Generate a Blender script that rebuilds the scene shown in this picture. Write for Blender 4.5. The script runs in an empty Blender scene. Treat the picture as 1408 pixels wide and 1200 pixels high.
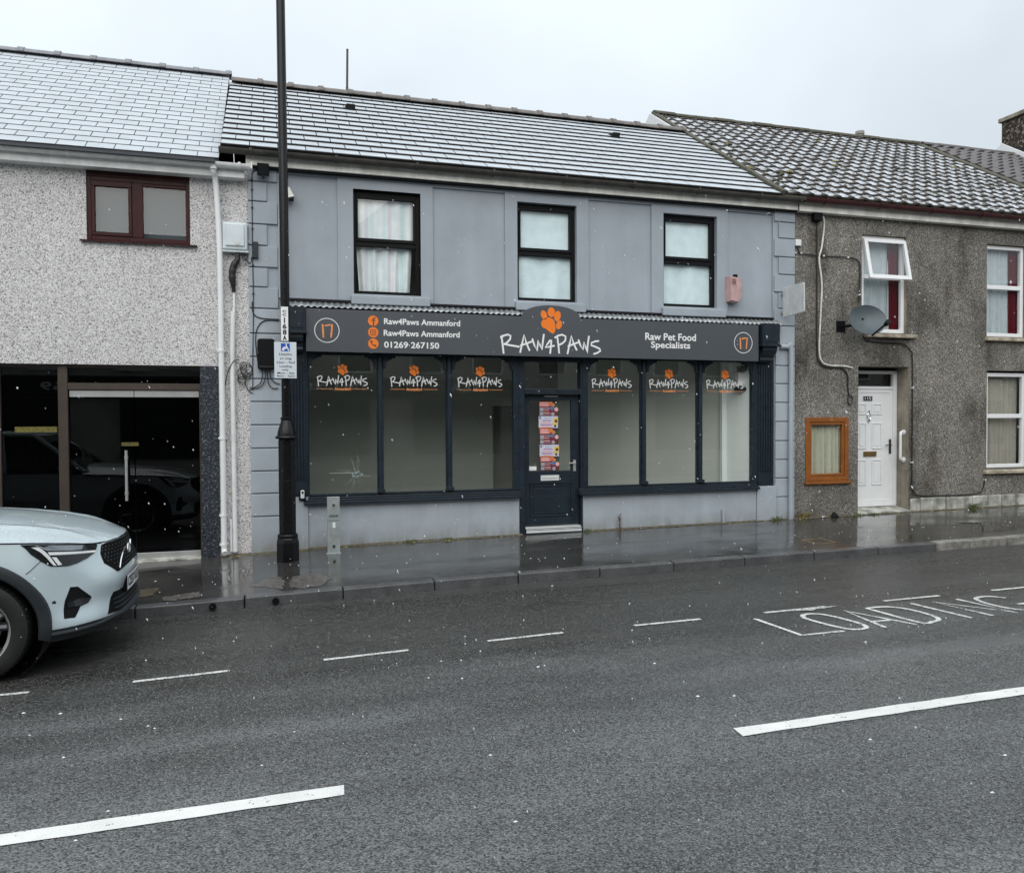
import bpy, bmesh, math, random
from mathutils import Vector, Matrix
random.seed(17)
S = bpy.context.scene
COL = S.collection
PI = math.pi
R = math.radians

# ------------------------------------------------------------------ camera
CAM = Vector((0.0, -10.5, 1.52))
AL, TH, RO = R(16.8), 0.021, 0.005
fwd = Vector((math.sin(AL)*math.cos(TH), math.cos(AL)*math.cos(TH), -math.sin(TH)))
r0 = Vector((math.cos(AL), -math.sin(AL), 0)); u0 = r0.cross(fwd)
rgt = r0*math.cos(RO) - u0*math.sin(RO); upv = u0*math.cos(RO) + r0*math.sin(RO)
cd = bpy.data.cameras.new('camera'); cam = bpy.data.objects.new('camera', cd); COL.objects.link(cam)
m4 = Matrix((rgt, upv, -fwd)).transposed().to_4x4(); m4.translation = CAM
cam.matrix_world = m4
cd.sensor_fit = 'HORIZONTAL'; cd.sensor_width = 36.0; cd.lens = 1100.0/1408.0*36.0
cd.clip_start = 0.05; cd.clip_end = 2000.0
S.camera = cam

# ------------------------------------------------------------------ sky, sun, exposure (overcast, sleet)
SUN_EL, SUN_AZ = R(40), R(200)
w = bpy.data.worlds.new("World"); S.world = w; w.use_nodes = True
nt = w.node_tree; nt.nodes.clear()
N = nt.nodes.new
out = N('ShaderNodeOutputWorld'); bg = N('ShaderNodeBackground'); sky = N('ShaderNodeTexSky')
sky.sky_type = 'NISHITA'; sky.sun_disc = False; sky.sun_elevation = SUN_EL; sky.sun_rotation = SUN_AZ
tc = N('ShaderNodeTexCoord'); sep = N('ShaderNodeSeparateXYZ')
nt.links.new(tc.outputs['Generated'], sep.inputs[0])
ramp = N('ShaderNodeMapRange'); ramp.inputs['From Min'].default_value = 0.0; ramp.inputs['From Max'].default_value = 1.0
ramp.inputs['To Min'].default_value = 4.7; ramp.inputs['To Max'].default_value = 11.6; ramp.clamp = True
nt.links.new(sep.outputs['Z'], ramp.inputs['Value'])
cn = N('ShaderNodeTexNoise'); cn.inputs['Scale'].default_value = 2.2; cn.inputs['Detail'].default_value = 4.0; cn.inputs['Roughness'].default_value = .5
nt.links.new(tc.outputs['Generated'], cn.inputs['Vector'])
cmr = N('ShaderNodeMapRange'); cmr.inputs['From Min'].default_value = .3; cmr.inputs['From Max'].default_value = .7
cmr.inputs['To Min'].default_value = .85; cmr.inputs['To Max'].default_value = 1.11
nt.links.new(cn.outputs['Fac'], cmr.inputs['Value'])
mul = N('ShaderNodeMath'); mul.operation = 'MULTIPLY'
nt.links.new(ramp.outputs['Result'], mul.inputs[0]); nt.links.new(cmr.outputs['Result'], mul.inputs[1])
cl = N('ShaderNodeCombineColor')
for i, k in enumerate((0.885, 0.97, 1.04)):
    mm = N('ShaderNodeMath'); mm.operation = 'MULTIPLY'; mm.inputs[1].default_value = k
    nt.links.new(mul.outputs[0], mm.inputs[0]); nt.links.new(mm.outputs[0], cl.inputs[i])
mixs = N('ShaderNodeMix'); mixs.data_type = 'RGBA'; mixs.inputs['Factor'].default_value = 0.95
nt.links.new(sky.outputs[0], mixs.inputs['A']); nt.links.new(cl.outputs[0], mixs.inputs['B'])
nt.links.new(mixs.outputs['Result'], bg.inputs['Color']); bg.inputs['Strength'].default_value = 0.1
nt.links.new(bg.outputs[0], out.inputs[0])
sl = bpy.data.lights.new('sun', 'SUN'); sl.energy = 1.5; sl.angle = R(70); sl.color = (1.0, 0.955, 0.88)
so = bpy.data.objects.new('sun', sl); COL.objects.link(so)
sd = Vector((math.sin(SUN_AZ)*math.cos(SUN_EL), math.cos(SUN_AZ)*math.cos(SUN_EL), math.sin(SUN_EL)))
so.rotation_euler = sd.to_track_quat('Z', 'Y').to_euler()
vs = S.view_settings
S.display_settings.display_device = 'sRGB'
vs.view_transform = 'Standard'; vs.look = 'None'; vs.exposure = 0.44; vs.gamma = 1.0; vs.use_curve_mapping = False
S.cycles.use_denoising = True
S.cycles.max_bounces = 10; S.cycles.transparent_max_bounces = 12
S.cycles.sample_clamp_indirect = 6.0

# ------------------------------------------------------------------ ground shape
DROP = [(-9, .075), (-4, .068), (-1.7, .057), (-1.2, .054), (-.29, .050), (.35, .02), (1.0, .006), (1.7, 0)]
def drop(x):
    if x >= 1.7: return 0.0
    if x <= -9: return .075
    for (a, b), (c, d) in zip(DROP, DROP[1:]):
        if x <= c: return b + (d-b)*(x-a)/(c-a)
def pave_z(x, y=0.0): return -0.101 + .0105*x + .025*y - drop(x)*max(0.0, 1 + y/2.3)
def road_z(x, y): return -0.2866 + .0105*x - .012*y

# ------------------------------------------------------------------ helpers
def cr(p, t):
    n = len(p); i = max(0, min(n - 2, int(t))); u = t - i
    a = p[max(0, i - 1)]; b = p[i]; c = p[i + 1]; d = p[min(n - 1, i + 2)]
    m1 = (c - a) * .5; m2 = (d - b) * .5
    u2 = u * u; u3 = u2 * u
    return (2*u3 - 3*u2 + 1) * b + (u3 - 2*u2 + u) * m1 + (-2*u3 + 3*u2) * c + (u3 - u2) * m2
def smooth_path(pts, k=6):
    o = []
    for i in range((len(pts)-1)*k + 1):
        o.append(Vector([cr([p[a] for p in pts], i/k) for a in range(len(pts[0]))]))
    return o

class MB:
    def __init__(s): s.v = []; s.f = []; s.m = []
    def add(s, vs, fs, m=0):
        b = len(s.v); s.v += [tuple(p) for p in vs]
        for f in fs: s.f.append(tuple(b+i for i in f)); s.m.append(m)
        return s
    def poly(s, pts, m=0): return s.add(pts, [tuple(range(len(pts)))], m)
    def box(s, x0, x1, y0, y1, z0, z1, m=0):
        v = [(x0,y0,z0),(x1,y0,z0),(x1,y1,z0),(x0,y1,z0),(x0,y0,z1),(x1,y0,z1),(x1,y1,z1),(x0,y1,z1)]
        return s.add(v, [(0,3,2,1),(4,5,6,7),(0,1,5,4),(1,2,6,5),(2,3,7,6),(3,0,4,7)], m)
    def hexa(s, v, m=0):
        return s.add(v, [(0,3,2,1),(4,5,6,7),(0,1,5,4),(1,2,6,5),(2,3,7,6),(3,0,4,7)], m)
    def prism(s, pts, d0, d1, axis='y', m=0):
        # 2-D outline extruded along an axis; for 'y' pts are (x,z), for 'x' (y,z), for 'z' (x,y)
        def P(p, d):
            return (p[0], d, p[1]) if axis == 'y' else ((d, p[0], p[1]) if axis == 'x' else (p[0], p[1], d))
        n = len(pts); v = [P(p, d0) for p in pts] + [P(p, d1) for p in pts]
        f = [tuple(range(n)), tuple(range(2*n-1, n-1, -1))] + [(i, (i+1) % n, n+(i+1) % n, n+i) for i in range(n)]
        return s.add(v, f, m)
    def tube(s, pts, r, n=8, m=0, cap=True):
        pts = [Vector(p) for p in pts]; rs = r if isinstance(r, (list, tuple)) else [r]*len(pts)
        vs = []; prev = None
        for i, p in enumerate(pts):
            t = (pts[min(i+1, len(pts)-1)] - pts[max(i-1, 0)])
            if t.length < 1e-9: t = Vector((0, 0, 1))
            t.normalize()
            if prev is None:
                a = Vector((0, 0, 1)) if abs(t.z) < .9 else Vector((1, 0, 0)); u = t.cross(a).normalized()
            else:
                u = (prev - t*prev.dot(t)); u = u.normalized() if u.length > 1e-6 else t.orthogonal().normalized()
            prev = u; w_ = t.cross(u)
            for k in range(n):
                a = 2*PI*k/n; vs.append(p + (u*math.cos(a) + w_*math.sin(a))*rs[i])
        fs = [(i*n+k, i*n+(k+1) % n, (i+1)*n+(k+1) % n, (i+1)*n+k) for i in range(len(pts)-1) for k in range(n)]
        if cap: fs += [tuple(range(n-1, -1, -1)), tuple(range((len(pts)-1)*n, len(pts)*n))]
        return s.add(vs, fs, m)
    def lathe(s, prof, c, n=24, m=0, M=None, a0=0.0, cap=True):
        vs = [];
        for r, z in prof:
            for k in range(n):
                a = a0 + 2*PI*k/n; p = Vector((r*math.cos(a), r*math.sin(a), z))
                if M is not None: p = M @ p
                vs.append(p + Vector(c))
        fs = [(i*n+k, i*n+(k+1) % n, (i+1)*n+(k+1) % n, (i+1)*n+k) for i in range(len(prof)-1) for k in range(n)]
        if cap: fs += [tuple(range(n-1, -1, -1)), tuple(range((len(prof)-1)*n, len(prof)*n))]
        return s.add(vs, fs, m)
    def grid(s, fn, nu, nv, m=0, closed_u=False):
        vs = [fn(i/nu, j/nv) for i in range(nu+1) for j in range(nv+1)]
        fs = [(i*(nv+1)+j, (i+1)*(nv+1)+j, (i+1)*(nv+1)+j+1, i*(nv+1)+j+1) for i in range(nu) for j in range(nv)]
        return s.add(vs, fs, m)
    def stroke(s, pts, w_, d, to=None, m=0, closed=False):
        # brush stroke of width w_ in the plane (a,b), d = depth; to(a,b,d) -> 3-D
        to = to or (lambda a, b, d_: (a, d_, b))
        P = [Vector((p[0], p[1])) for p in pts]
        if closed: P = P + [P[0]]
        L = []; Rr = []
        for i, p in enumerate(P):
            if closed:
                t = P[1] - P[-2] if i in (0, len(P)-1) else P[i+1]-P[i-1]
            else: t = P[min(i+1, len(P)-1)] - P[max(i-1, 0)]
            t.normalize(); nrm = Vector((-t.y, t.x))
            L.append(p + nrm*w_/2); Rr.append(p - nrm*w_/2)
        vs = [to(q.x, q.y, d) for q in L] + [to(q.x, q.y, d) for q in Rr]
        n = len(P)
        s.add(vs, [(i, i+1, n+i+1, n+i) for i in range(n-1)], m)
        if not closed:
            for e, q in ((P[0], P[1]), (P[-1], P[-2])):
                t = (e-q).normalized(); a0 = math.atan2(t.y, t.x)
                s.poly([to(e.x + math.cos(a0-PI/2+PI*k/6)*w_/2, e.y + math.sin(a0-PI/2+PI*k/6)*w_/2, d) for k in range(7)], m)
        return s
    def disc(s, a, b, r, d, to=None, m=0, n=24, rb=None, rot=0.0):
        to = to or (lambda a_, b_, d_: (a_, d_, b_)); rb = rb or r
        pts = []
        for k in range(n):
            x = r*math.cos(2*PI*k/n); z = rb*math.sin(2*PI*k/n)
            pts.append(to(a + x*math.cos(rot) - z*math.sin(rot), b + x*math.sin(rot) + z*math.cos(rot), d))
        return s.poly(pts, m)

def build(name, mb, mats, parent=None, smooth=False, bevel=0.0, seg=1, kind=None, group=None, label=None, cat=None, auto=None, recalc=True):
    me = bpy.data.meshes.new(name); me.from_pydata(mb.v, [], mb.f)
    mats = mats if isinstance(mats, (list, tuple)) else [mats]
    for m_ in mats: me.materials.append(m_)
    if len(mats) > 1:
        for p, mi in zip(me.polygons, mb.m): p.material_index = mi
    bm = bmesh.new(); bm.from_mesh(me)
    if bevel or smooth: bmesh.ops.remove_doubles(bm, verts=bm.verts, dist=1e-5)
    if recalc: bmesh.ops.recalc_face_normals(bm, faces=bm.faces)
    if smooth:
        for f in bm.faces: f.smooth = True
        lim = R(auto if auto else 40)
        for e in bm.edges:
            if len(e.link_faces) == 2 and e.calc_face_angle(0) > lim: e.smooth = False
    bm.to_mesh(me); bm.free()
    o = bpy.data.objects.new(name, me); COL.objects.link(o)
    if bevel:
        b = o.modifiers.new('edge', 'BEVEL'); b.width = bevel; b.segments = seg; b.limit_method = 'ANGLE'; b.angle_limit = R(40)
    if parent is not None:
        o.parent = parent
        if parent.type == 'EMPTY': o.matrix_parent_inverse = Matrix.Translation(-parent.location)
    if kind: o['kind'] = kind
    if group: o['group'] = group
    if label: o['label'] = label
    if cat: o['category'] = cat
    return o
def thing(name, label, cat, loc, group=None):
    o = bpy.data.objects.new(name, None); COL.objects.link(o); o.location = Vector(loc); o.empty_display_size = .2
    o['label'] = label; o['category'] = cat
    if group: o['group'] = group
    return o

def text_geo(s, bold=0.0, spacing=1.0):
    cu = bpy.data.curves.new('lettering', 'FONT'); cu.body = s; cu.offset = bold; cu.space_character = spacing; cu.resolution_u = 3
    o = bpy.data.objects.new('lettering', cu); COL.objects.link(o)
    dg = bpy.context.evaluated_depsgraph_get(); dg.update()
    ev = o.evaluated_get(dg); me = ev.to_mesh()
    vs = [v.co.copy() for v in me.vertices]; fs = [tuple(p.vertices) for p in me.polygons]
    ev.to_mesh_clear(); bpy.data.objects.remove(o); bpy.data.curves.remove(cu)
    return vs, fs
def add_text(mb, s, a0, a1, b0, b1, d, to=None, m=0, bold=0.012, spacing=1.0):
    to = to or (lambda a, b, d_: (a, d_, b))
    vs, fs = text_geo(s, bold, spacing)
    x0 = min(v.x for v in vs); x1 = max(v.x for v in vs); y0 = min(v.y for v in vs); y1 = max(v.y for v in vs)
    mb.add([to(a0 + (v.x-x0)/(x1-x0)*(a1-a0), b0 + (v.y-y0)/(y1-y0)*(b1-b0), d) for v in vs], fs, m)

# ------------------------------------------------------------------ materials
def nodes(name):
    m = bpy.data.materials.new(name); m.use_nodes = True; t = m.node_tree
    return m, t, t.nodes['Principled BSDF'], t.nodes.new, t.links.new
def pos(t): 
    g = t.nodes.new('ShaderNodeNewGeometry'); return g.outputs['Position']
def mapped(t, vec, scale):
    mp = t.nodes.new('ShaderNodeMapping'); mp.inputs['Scale'].default_value = scale; t.links.new(vec, mp.inputs['Vector']); return mp.outputs[0]
def noise(t, vec, scale, detail=3.0, rough=.55):
    n = t.nodes.new('ShaderNodeTexNoise'); n.inputs['Scale'].default_value = scale; n.inputs['Detail'].default_value = detail; n.inputs['Roughness'].default_value = rough
    t.links.new(vec, n.inputs['Vector']); return n.outputs['Fac']
def rng(t, val, a, b, c, d):
    n = t.nodes.new('ShaderNodeMapRange'); n.inputs[1].default_value = a; n.inputs[2].default_value = b; n.inputs[3].default_value = c; n.inputs[4].default_value = d
    t.links.new(val, n.inputs[0]); return n.outputs[0]
def mathn(t, op, a, b):
    n = t.nodes.new('ShaderNodeMath'); n.operation = op
    for i, q in enumerate((a, b)):
        if isinstance(q, (int, float)): n.inputs[i].default_value = q
        else: t.links.new(q, n.inputs[i])
    return n.outputs[0]
def mixc(t, fac, a, b, mode='MIX'):
    n = t.nodes.new('ShaderNodeMix'); n.data_type = 'RGBA'; n.blend_type = mode
    if isinstance(fac, (int, float)): n.inputs['Factor'].default_value = fac
    else: t.links.new(fac, n.inputs['Factor'])
    for k, q in (('A', a), ('B', b)):
        if isinstance(q, (tuple, list)): n.inputs[k].default_value = (*q[:3], 1)
        else: t.links.new(q, n.inputs[k])
    return n.outputs['Result']
def greyval(t, v):
    c = t.nodes.new('ShaderNodeCombineColor')
    for i in range(3): t.links.new(v, c.inputs[i])
    return c.outputs[0]
def bump(t, p, h, strength, dist=.01):
    b = t.nodes.new('ShaderNodeBump'); b.inputs['Strength'].default_value = strength; b.inputs['Distance'].default_value = dist
    t.links.new(h, b.inputs['Height']); t.links.new(b.outputs[0], p.inputs['Normal']); return b

def M(name, col, rough=.5, metal=0.0, var=.12, vs=6.0, bmp=0.0, bs=120.0, spec=.5, coat=0.0, streak=0.0, rv=.0, fine=0.0, splash=False):
    m, t, p, N_, L = nodes(name); v = pos(t)
    f = rng(t, noise(t, v, vs, 4), .3, .7, 1-var, 1+var)
    if fine: f = mathn(t, 'MULTIPLY', f, rng(t, noise(t, v, 90, 2), .3, .7, 1-fine, 1+fine))
    if streak:
        st = noise(t, mapped(t, v, (9, 9, .55)), 1.0, 4, .6)
        f = mathn(t, 'MULTIPLY', f, rng(t, st, .35, .7, 1-streak, 1+streak*.4))
    c = mixc(t, 1.0, col, greyval(t, f), 'MULTIPLY')
    if splash:   # street dirt splashed on the foot of the wall
        sz = N_('ShaderNodeSeparateXYZ'); L(v, sz.inputs[0])
        q = mathn(t, 'MULTIPLY', rng(t, sz.outputs[2], -.08, .16, .75, 0), rng(t, noise(t, mapped(t, v, (5, 5, 2)), 1.0, 5, .65), .35, .65, .2, 1))
        c = mixc(t, q, c, (.16, .15, .115))
    L(c, p.inputs['Base Color'])
    p.inputs['Roughness'].default_value = rough; p.inputs['Metallic'].default_value = metal
    p.inputs['Specular IOR Level'].default_value = spec
    if rv: L(rng(t, noise(t, v, vs*1.7, 3), .3, .7, max(.02, rough-rv), rough+rv), p.inputs['Roughness'])
    if coat: p.inputs['Coat Weight'].default_value = coat; p.inputs['Coat Roughness'].default_value = .05
    if bmp: bump(t, p, noise(t, v, bs, 3), bmp, .004)
    return m
def pebble(name, cols, scale, dirt=.25, rough=.85, stain=None):
    # stone chippings pressed in render: every chipping its own tone and relief
    m, t, p, N_, L = nodes(name); v = pos(t)
    vo = N_('ShaderNodeTexVoronoi'); vo.inputs['Scale'].default_value = scale; L(v, vo.inputs['Vector'])
    sc = N_('ShaderNodeSeparateColor'); L(vo.outputs['Color'], sc.inputs[0])
    rp = N_('ShaderNodeValToRGB'); L(sc.outputs[0], rp.inputs[0]); el = rp.color_ramp.elements
    rp.color_ramp.interpolation = 'CONSTANT'
    while len(el) < len(cols): el.new(.5)
    for e, (q, c) in zip(el, cols): e.position = q; e.color = (*c, 1)
    big = rng(t, noise(t, v, .8, 5, .6), .3, .7, 1-dirt, 1+dirt*.6)
    st = rng(t, noise(t, mapped(t, v, (3, 3, .35)), 1.0, 4, .6), .3, .7, 1-dirt*.6, 1+dirt*.4)
    c = mixc(t, 1.0, rp.outputs[0], greyval(t, mathn(t, 'MULTIPLY', big, st)), 'MULTIPLY')
    edge = rng(t, vo.outputs['Distance'], .25, .65, 1.0, .66)
    c = mixc(t, 1.0, c, greyval(t, edge), 'MULTIPLY')
    if stain:
        sn = rng(t, noise(t, mapped(t, v, (.9, .9, .5)), 1.0, 6, .65), .50, .62, 0, 1)
        c = mixc(t, sn, c, mixc(t, 1.0, c, stain, 'MULTIPLY'))
    L(c, p.inputs['Base Color']); p.inputs['Roughness'].default_value = rough; p.inputs['Specular IOR Level'].default_value = .3
    bump(t, p, mathn(t, 'SUBTRACT', 1.0, vo.outputs['Distance']), .8, .008)
    return m
def glass(name, tint=(.93, .96, .95), ior=1.5, rough=0.0):
    m, t, p, N_, L = nodes(name); t.nodes.remove(p)
    tr = N_('ShaderNodeBsdfTransparent'); tr.inputs[0].default_value = (*tint, 1)
    gl = N_('ShaderNodeBsdfGlossy'); gl.inputs['Roughness'].default_value = rough; gl.inputs[0].default_value = (1, 1, 1, 1)
    ge = N_('ShaderNodeNewGeometry'); dp = N_('ShaderNodeVectorMath'); dp.operation = 'DOT_PRODUCT'
    L(ge.outputs['Normal'], dp.inputs[0]); L(ge.outputs['Incoming'], dp.inputs[1])
    c1 = mathn(t, 'SUBTRACT', 1.0, mathn(t, 'ABSOLUTE', dp.outputs['Value'], 0)); f0 = ((ior-1)/(ior+1))**2*1.25
    fr = mathn(t, 'ADD', f0, mathn(t, 'MULTIPLY', 1-f0, mathn(t, 'POWER', c1, 5.0)))
    mx = N_('ShaderNodeMixShader'); L(fr, mx.inputs[0]); L(tr.outputs[0], mx.inputs[1]); L(gl.outputs[0], mx.inputs[2])
    L(mx.outputs[0], t.nodes['Material Output'].inputs[0]); return m

# wet surface-dressed asphalt of the road
def asphalt():
    m, t, p, N_, L = nodes('wet_asphalt'); v = pos(t)
    vo = N_('ShaderNodeTexVoronoi'); vo.inputs['Scale'].default_value = 125; L(v, vo.inputs['Vector'])
    sc = N_('ShaderNodeSeparateColor'); L(vo.outputs['Color'], sc.inputs[0])
    chip = rng(t, sc.outputs[0], 0, 1, .25, 2.0)
    big = mathn(t, 'MULTIPLY', rng(t, noise(t, mapped(t, v, (.35, .9, 1)), 1.0, 5, .6), .3, .7, .72, 1.3), rng(t, noise(t, mapped(t, v, (.05, 2.6, 1)), 1.0, 3, .5), .35, .65, .86, 1.14))
    f = mathn(t, 'MULTIPLY', chip, big)
    bright = rng(t, sc.outputs[1], .90, .91, 0, 1)
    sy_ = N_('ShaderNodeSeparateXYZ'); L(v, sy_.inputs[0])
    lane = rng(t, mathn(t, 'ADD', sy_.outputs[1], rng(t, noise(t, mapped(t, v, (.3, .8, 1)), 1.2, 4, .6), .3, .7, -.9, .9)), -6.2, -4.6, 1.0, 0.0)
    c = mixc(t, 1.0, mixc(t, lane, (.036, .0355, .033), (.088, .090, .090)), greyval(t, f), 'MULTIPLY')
    c = mixc(t, mathn(t, 'MULTIPLY', bright, .5), c, (.30, .30, .29))
    # dark seam of old tar and worn strips
    L(c, p.inputs['Base Color'])
    wet = rng(t, noise(t, mapped(t, v, (.22, .8, 1)), 1.3, 4, .55), .38, .62, .20, .36)
    trk = rng(t, noise(t, mapped(t, v, (.05, 2.6, 1)), 1.0, 3, .5), .35, .65, -.05, .06)
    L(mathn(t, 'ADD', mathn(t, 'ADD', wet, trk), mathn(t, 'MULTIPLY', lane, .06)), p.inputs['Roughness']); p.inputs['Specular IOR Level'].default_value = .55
    h = mathn(t, 'ADD', mathn(t, 'MULTIPLY', vo.outputs['Distance'], -1.0), mathn(t, 'MULTIPLY', noise(t, v, 70, 3), .3))
    bump(t, p, h, .5, .005)
    return m
def pavement_mat():
    m, t, p, N_, L = nodes('wet_pavement'); v = pos(t)
    vo = N_('ShaderNodeTexVoronoi'); vo.inputs['Scale'].default_value = 130; L(v, vo.inputs['Vector'])
    sc = N_('ShaderNodeSeparateColor'); L(vo.outputs['Color'], sc.inputs[0])
    f = mathn(t, 'MULTIPLY', rng(t, sc.outputs[0], 0, 1, .7, 1.35), rng(t, noise(t, mapped(t, v, (.7, 1.3, 1)), 1.2, 5, .6), .3, .7, .7, 1.4))
    L(mixc(t, 1.0, (.042, .041, .038), greyval(t, f), 'MULTIPLY'), p.inputs['Base Color'])
    w1 = noise(t, mapped(t, v, (.8, 1.6, 1)), 1.1, 5, .6)
    L(rng(t, w1, .42, .63, .025, .27), p.inputs['Roughness'])
    p.inputs['Specular IOR Level'].default_value = .75
    h = mathn(t, 'ADD', noise(t, v, 3.0, 2), mathn(t, 'MULTIPLY', mathn(t, 'MULTIPLY', noise(t, v, 120, 2), .05), rng(t, w1, .42, .6, .2, 1)))
    bump(t, p, h, .12, .02)
    return m
def snow_mat():
    m, t, p, N_, L = nodes('thin_snow'); v = pos(t)
    f = rng(t, noise(t, v, 4, 4), .3, .7, .9, 1.05)
    thin = rng(t, noise(t, v, 30, 3), .62, .75, 0, .35)
    c = mixc(t, 1.0, (.465, .50, .535), greyval(t, f), 'MULTIPLY')
    L(mixc(t, thin, c, (.30, .31, .34)), p.inputs['Base Color']); p.inputs['Roughness'].default_value = .7
    bump(t, p, noise(t, v, 60, 3), .25, .006); return m
def patchy_snow():
    m, t, p, N_, L = nodes('patchy_snow'); v = pos(t)
    f = noise(t, v, 16, 4, .65)
    k = rng(t, mathn(t, 'ADD', mathn(t, 'MULTIPLY', f, .7), mathn(t, 'MULTIPLY', noise(t, v, 3.5, 3), .3)), .38, .54, 0, 1)
    base = mixc(t, rng(t, noise(t, v, 5, 4), .45, .6, 0, 1), (.065, .055, .045), (.05, .05, .025))
    L(mixc(t, k, base, (.47, .50, .54)), p.inputs['Base Color']); p.inputs['Roughness'].default_value = .75
    bump(t, p, f, .4, .01); return m
def curtain_mat(name, base, stripes=None):
    m, t, p, N_, L = nodes(name); v = pos(t)
    c = mixc(t, 1.0, base, greyval(t, rng(t, noise(t, v, 7, 3), .3, .7, .92, 1.06)), 'MULTIPLY')
    if stripes:
        sx = N_('ShaderNodeSeparateXYZ'); L(v, sx.inputs[0])
        for per, ph, col in stripes:
            s = mathn(t, 'FRACT', mathn(t, 'ADD', mathn(t, 'DIVIDE', sx.outputs[0], per), ph), 0)
            k = rng(t, mathn(t, 'ABSOLUTE', mathn(t, 'SUBTRACT', s, .5), 0), .05, .13, .38, 0)
            c = mixc(t, k, c, col)
    L(c, p.inputs['Base Color']); p.inputs['Roughness'].default_value = .9
    p.inputs['Specular IOR Level'].default_value = .1
    return m
def car_paint(name, col, drops=False):
    m, t, p, N_, L = nodes(name); v = pos(t)
    c = col
    if drops:
        vo = N_('ShaderNodeTexVoronoi'); vo.inputs['Scale'].default_value = 52; L(v, vo.inputs['Vector'])
        sc = N_('ShaderNodeSeparateColor'); L(vo.outputs['Color'], sc.inputs[0])
        up = N_('ShaderNodeNewGeometry'); sz = N_('ShaderNodeSeparateXYZ'); L(up.outputs['Normal'], sz.inputs[0])
        d = mathn(t, 'MULTIPLY', rng(t, vo.outputs['Distance'], .22, .36, 1, 0), rng(t, sc.outputs[0], .35, .4, 0, 1))
        d = mathn(t, 'MULTIPLY', d, rng(t, sz.outputs[2], .86, .97, 0, 1))
        bump(t, p, d, .7, .004)
        c2 = mixc(t, mathn(t, 'MULTIPLY', d, .8), col, mixc(t, rng(t, sc.outputs[1], .45, .55, 0, 1), (.30, .40, .46), (.85, .9, .93))); L(c2, p.inputs['Base Color'])
    else:
        p.inputs['Base Color'].default_value = (*col, 1)
    p.inputs['Metallic'].default_value = .1; p.inputs['Roughness'].default_value = .35
    p.inputs['Coat Weight'].default_value = 1.0; p.inputs['Coat Roughness'].default_value = .04
    return m

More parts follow.
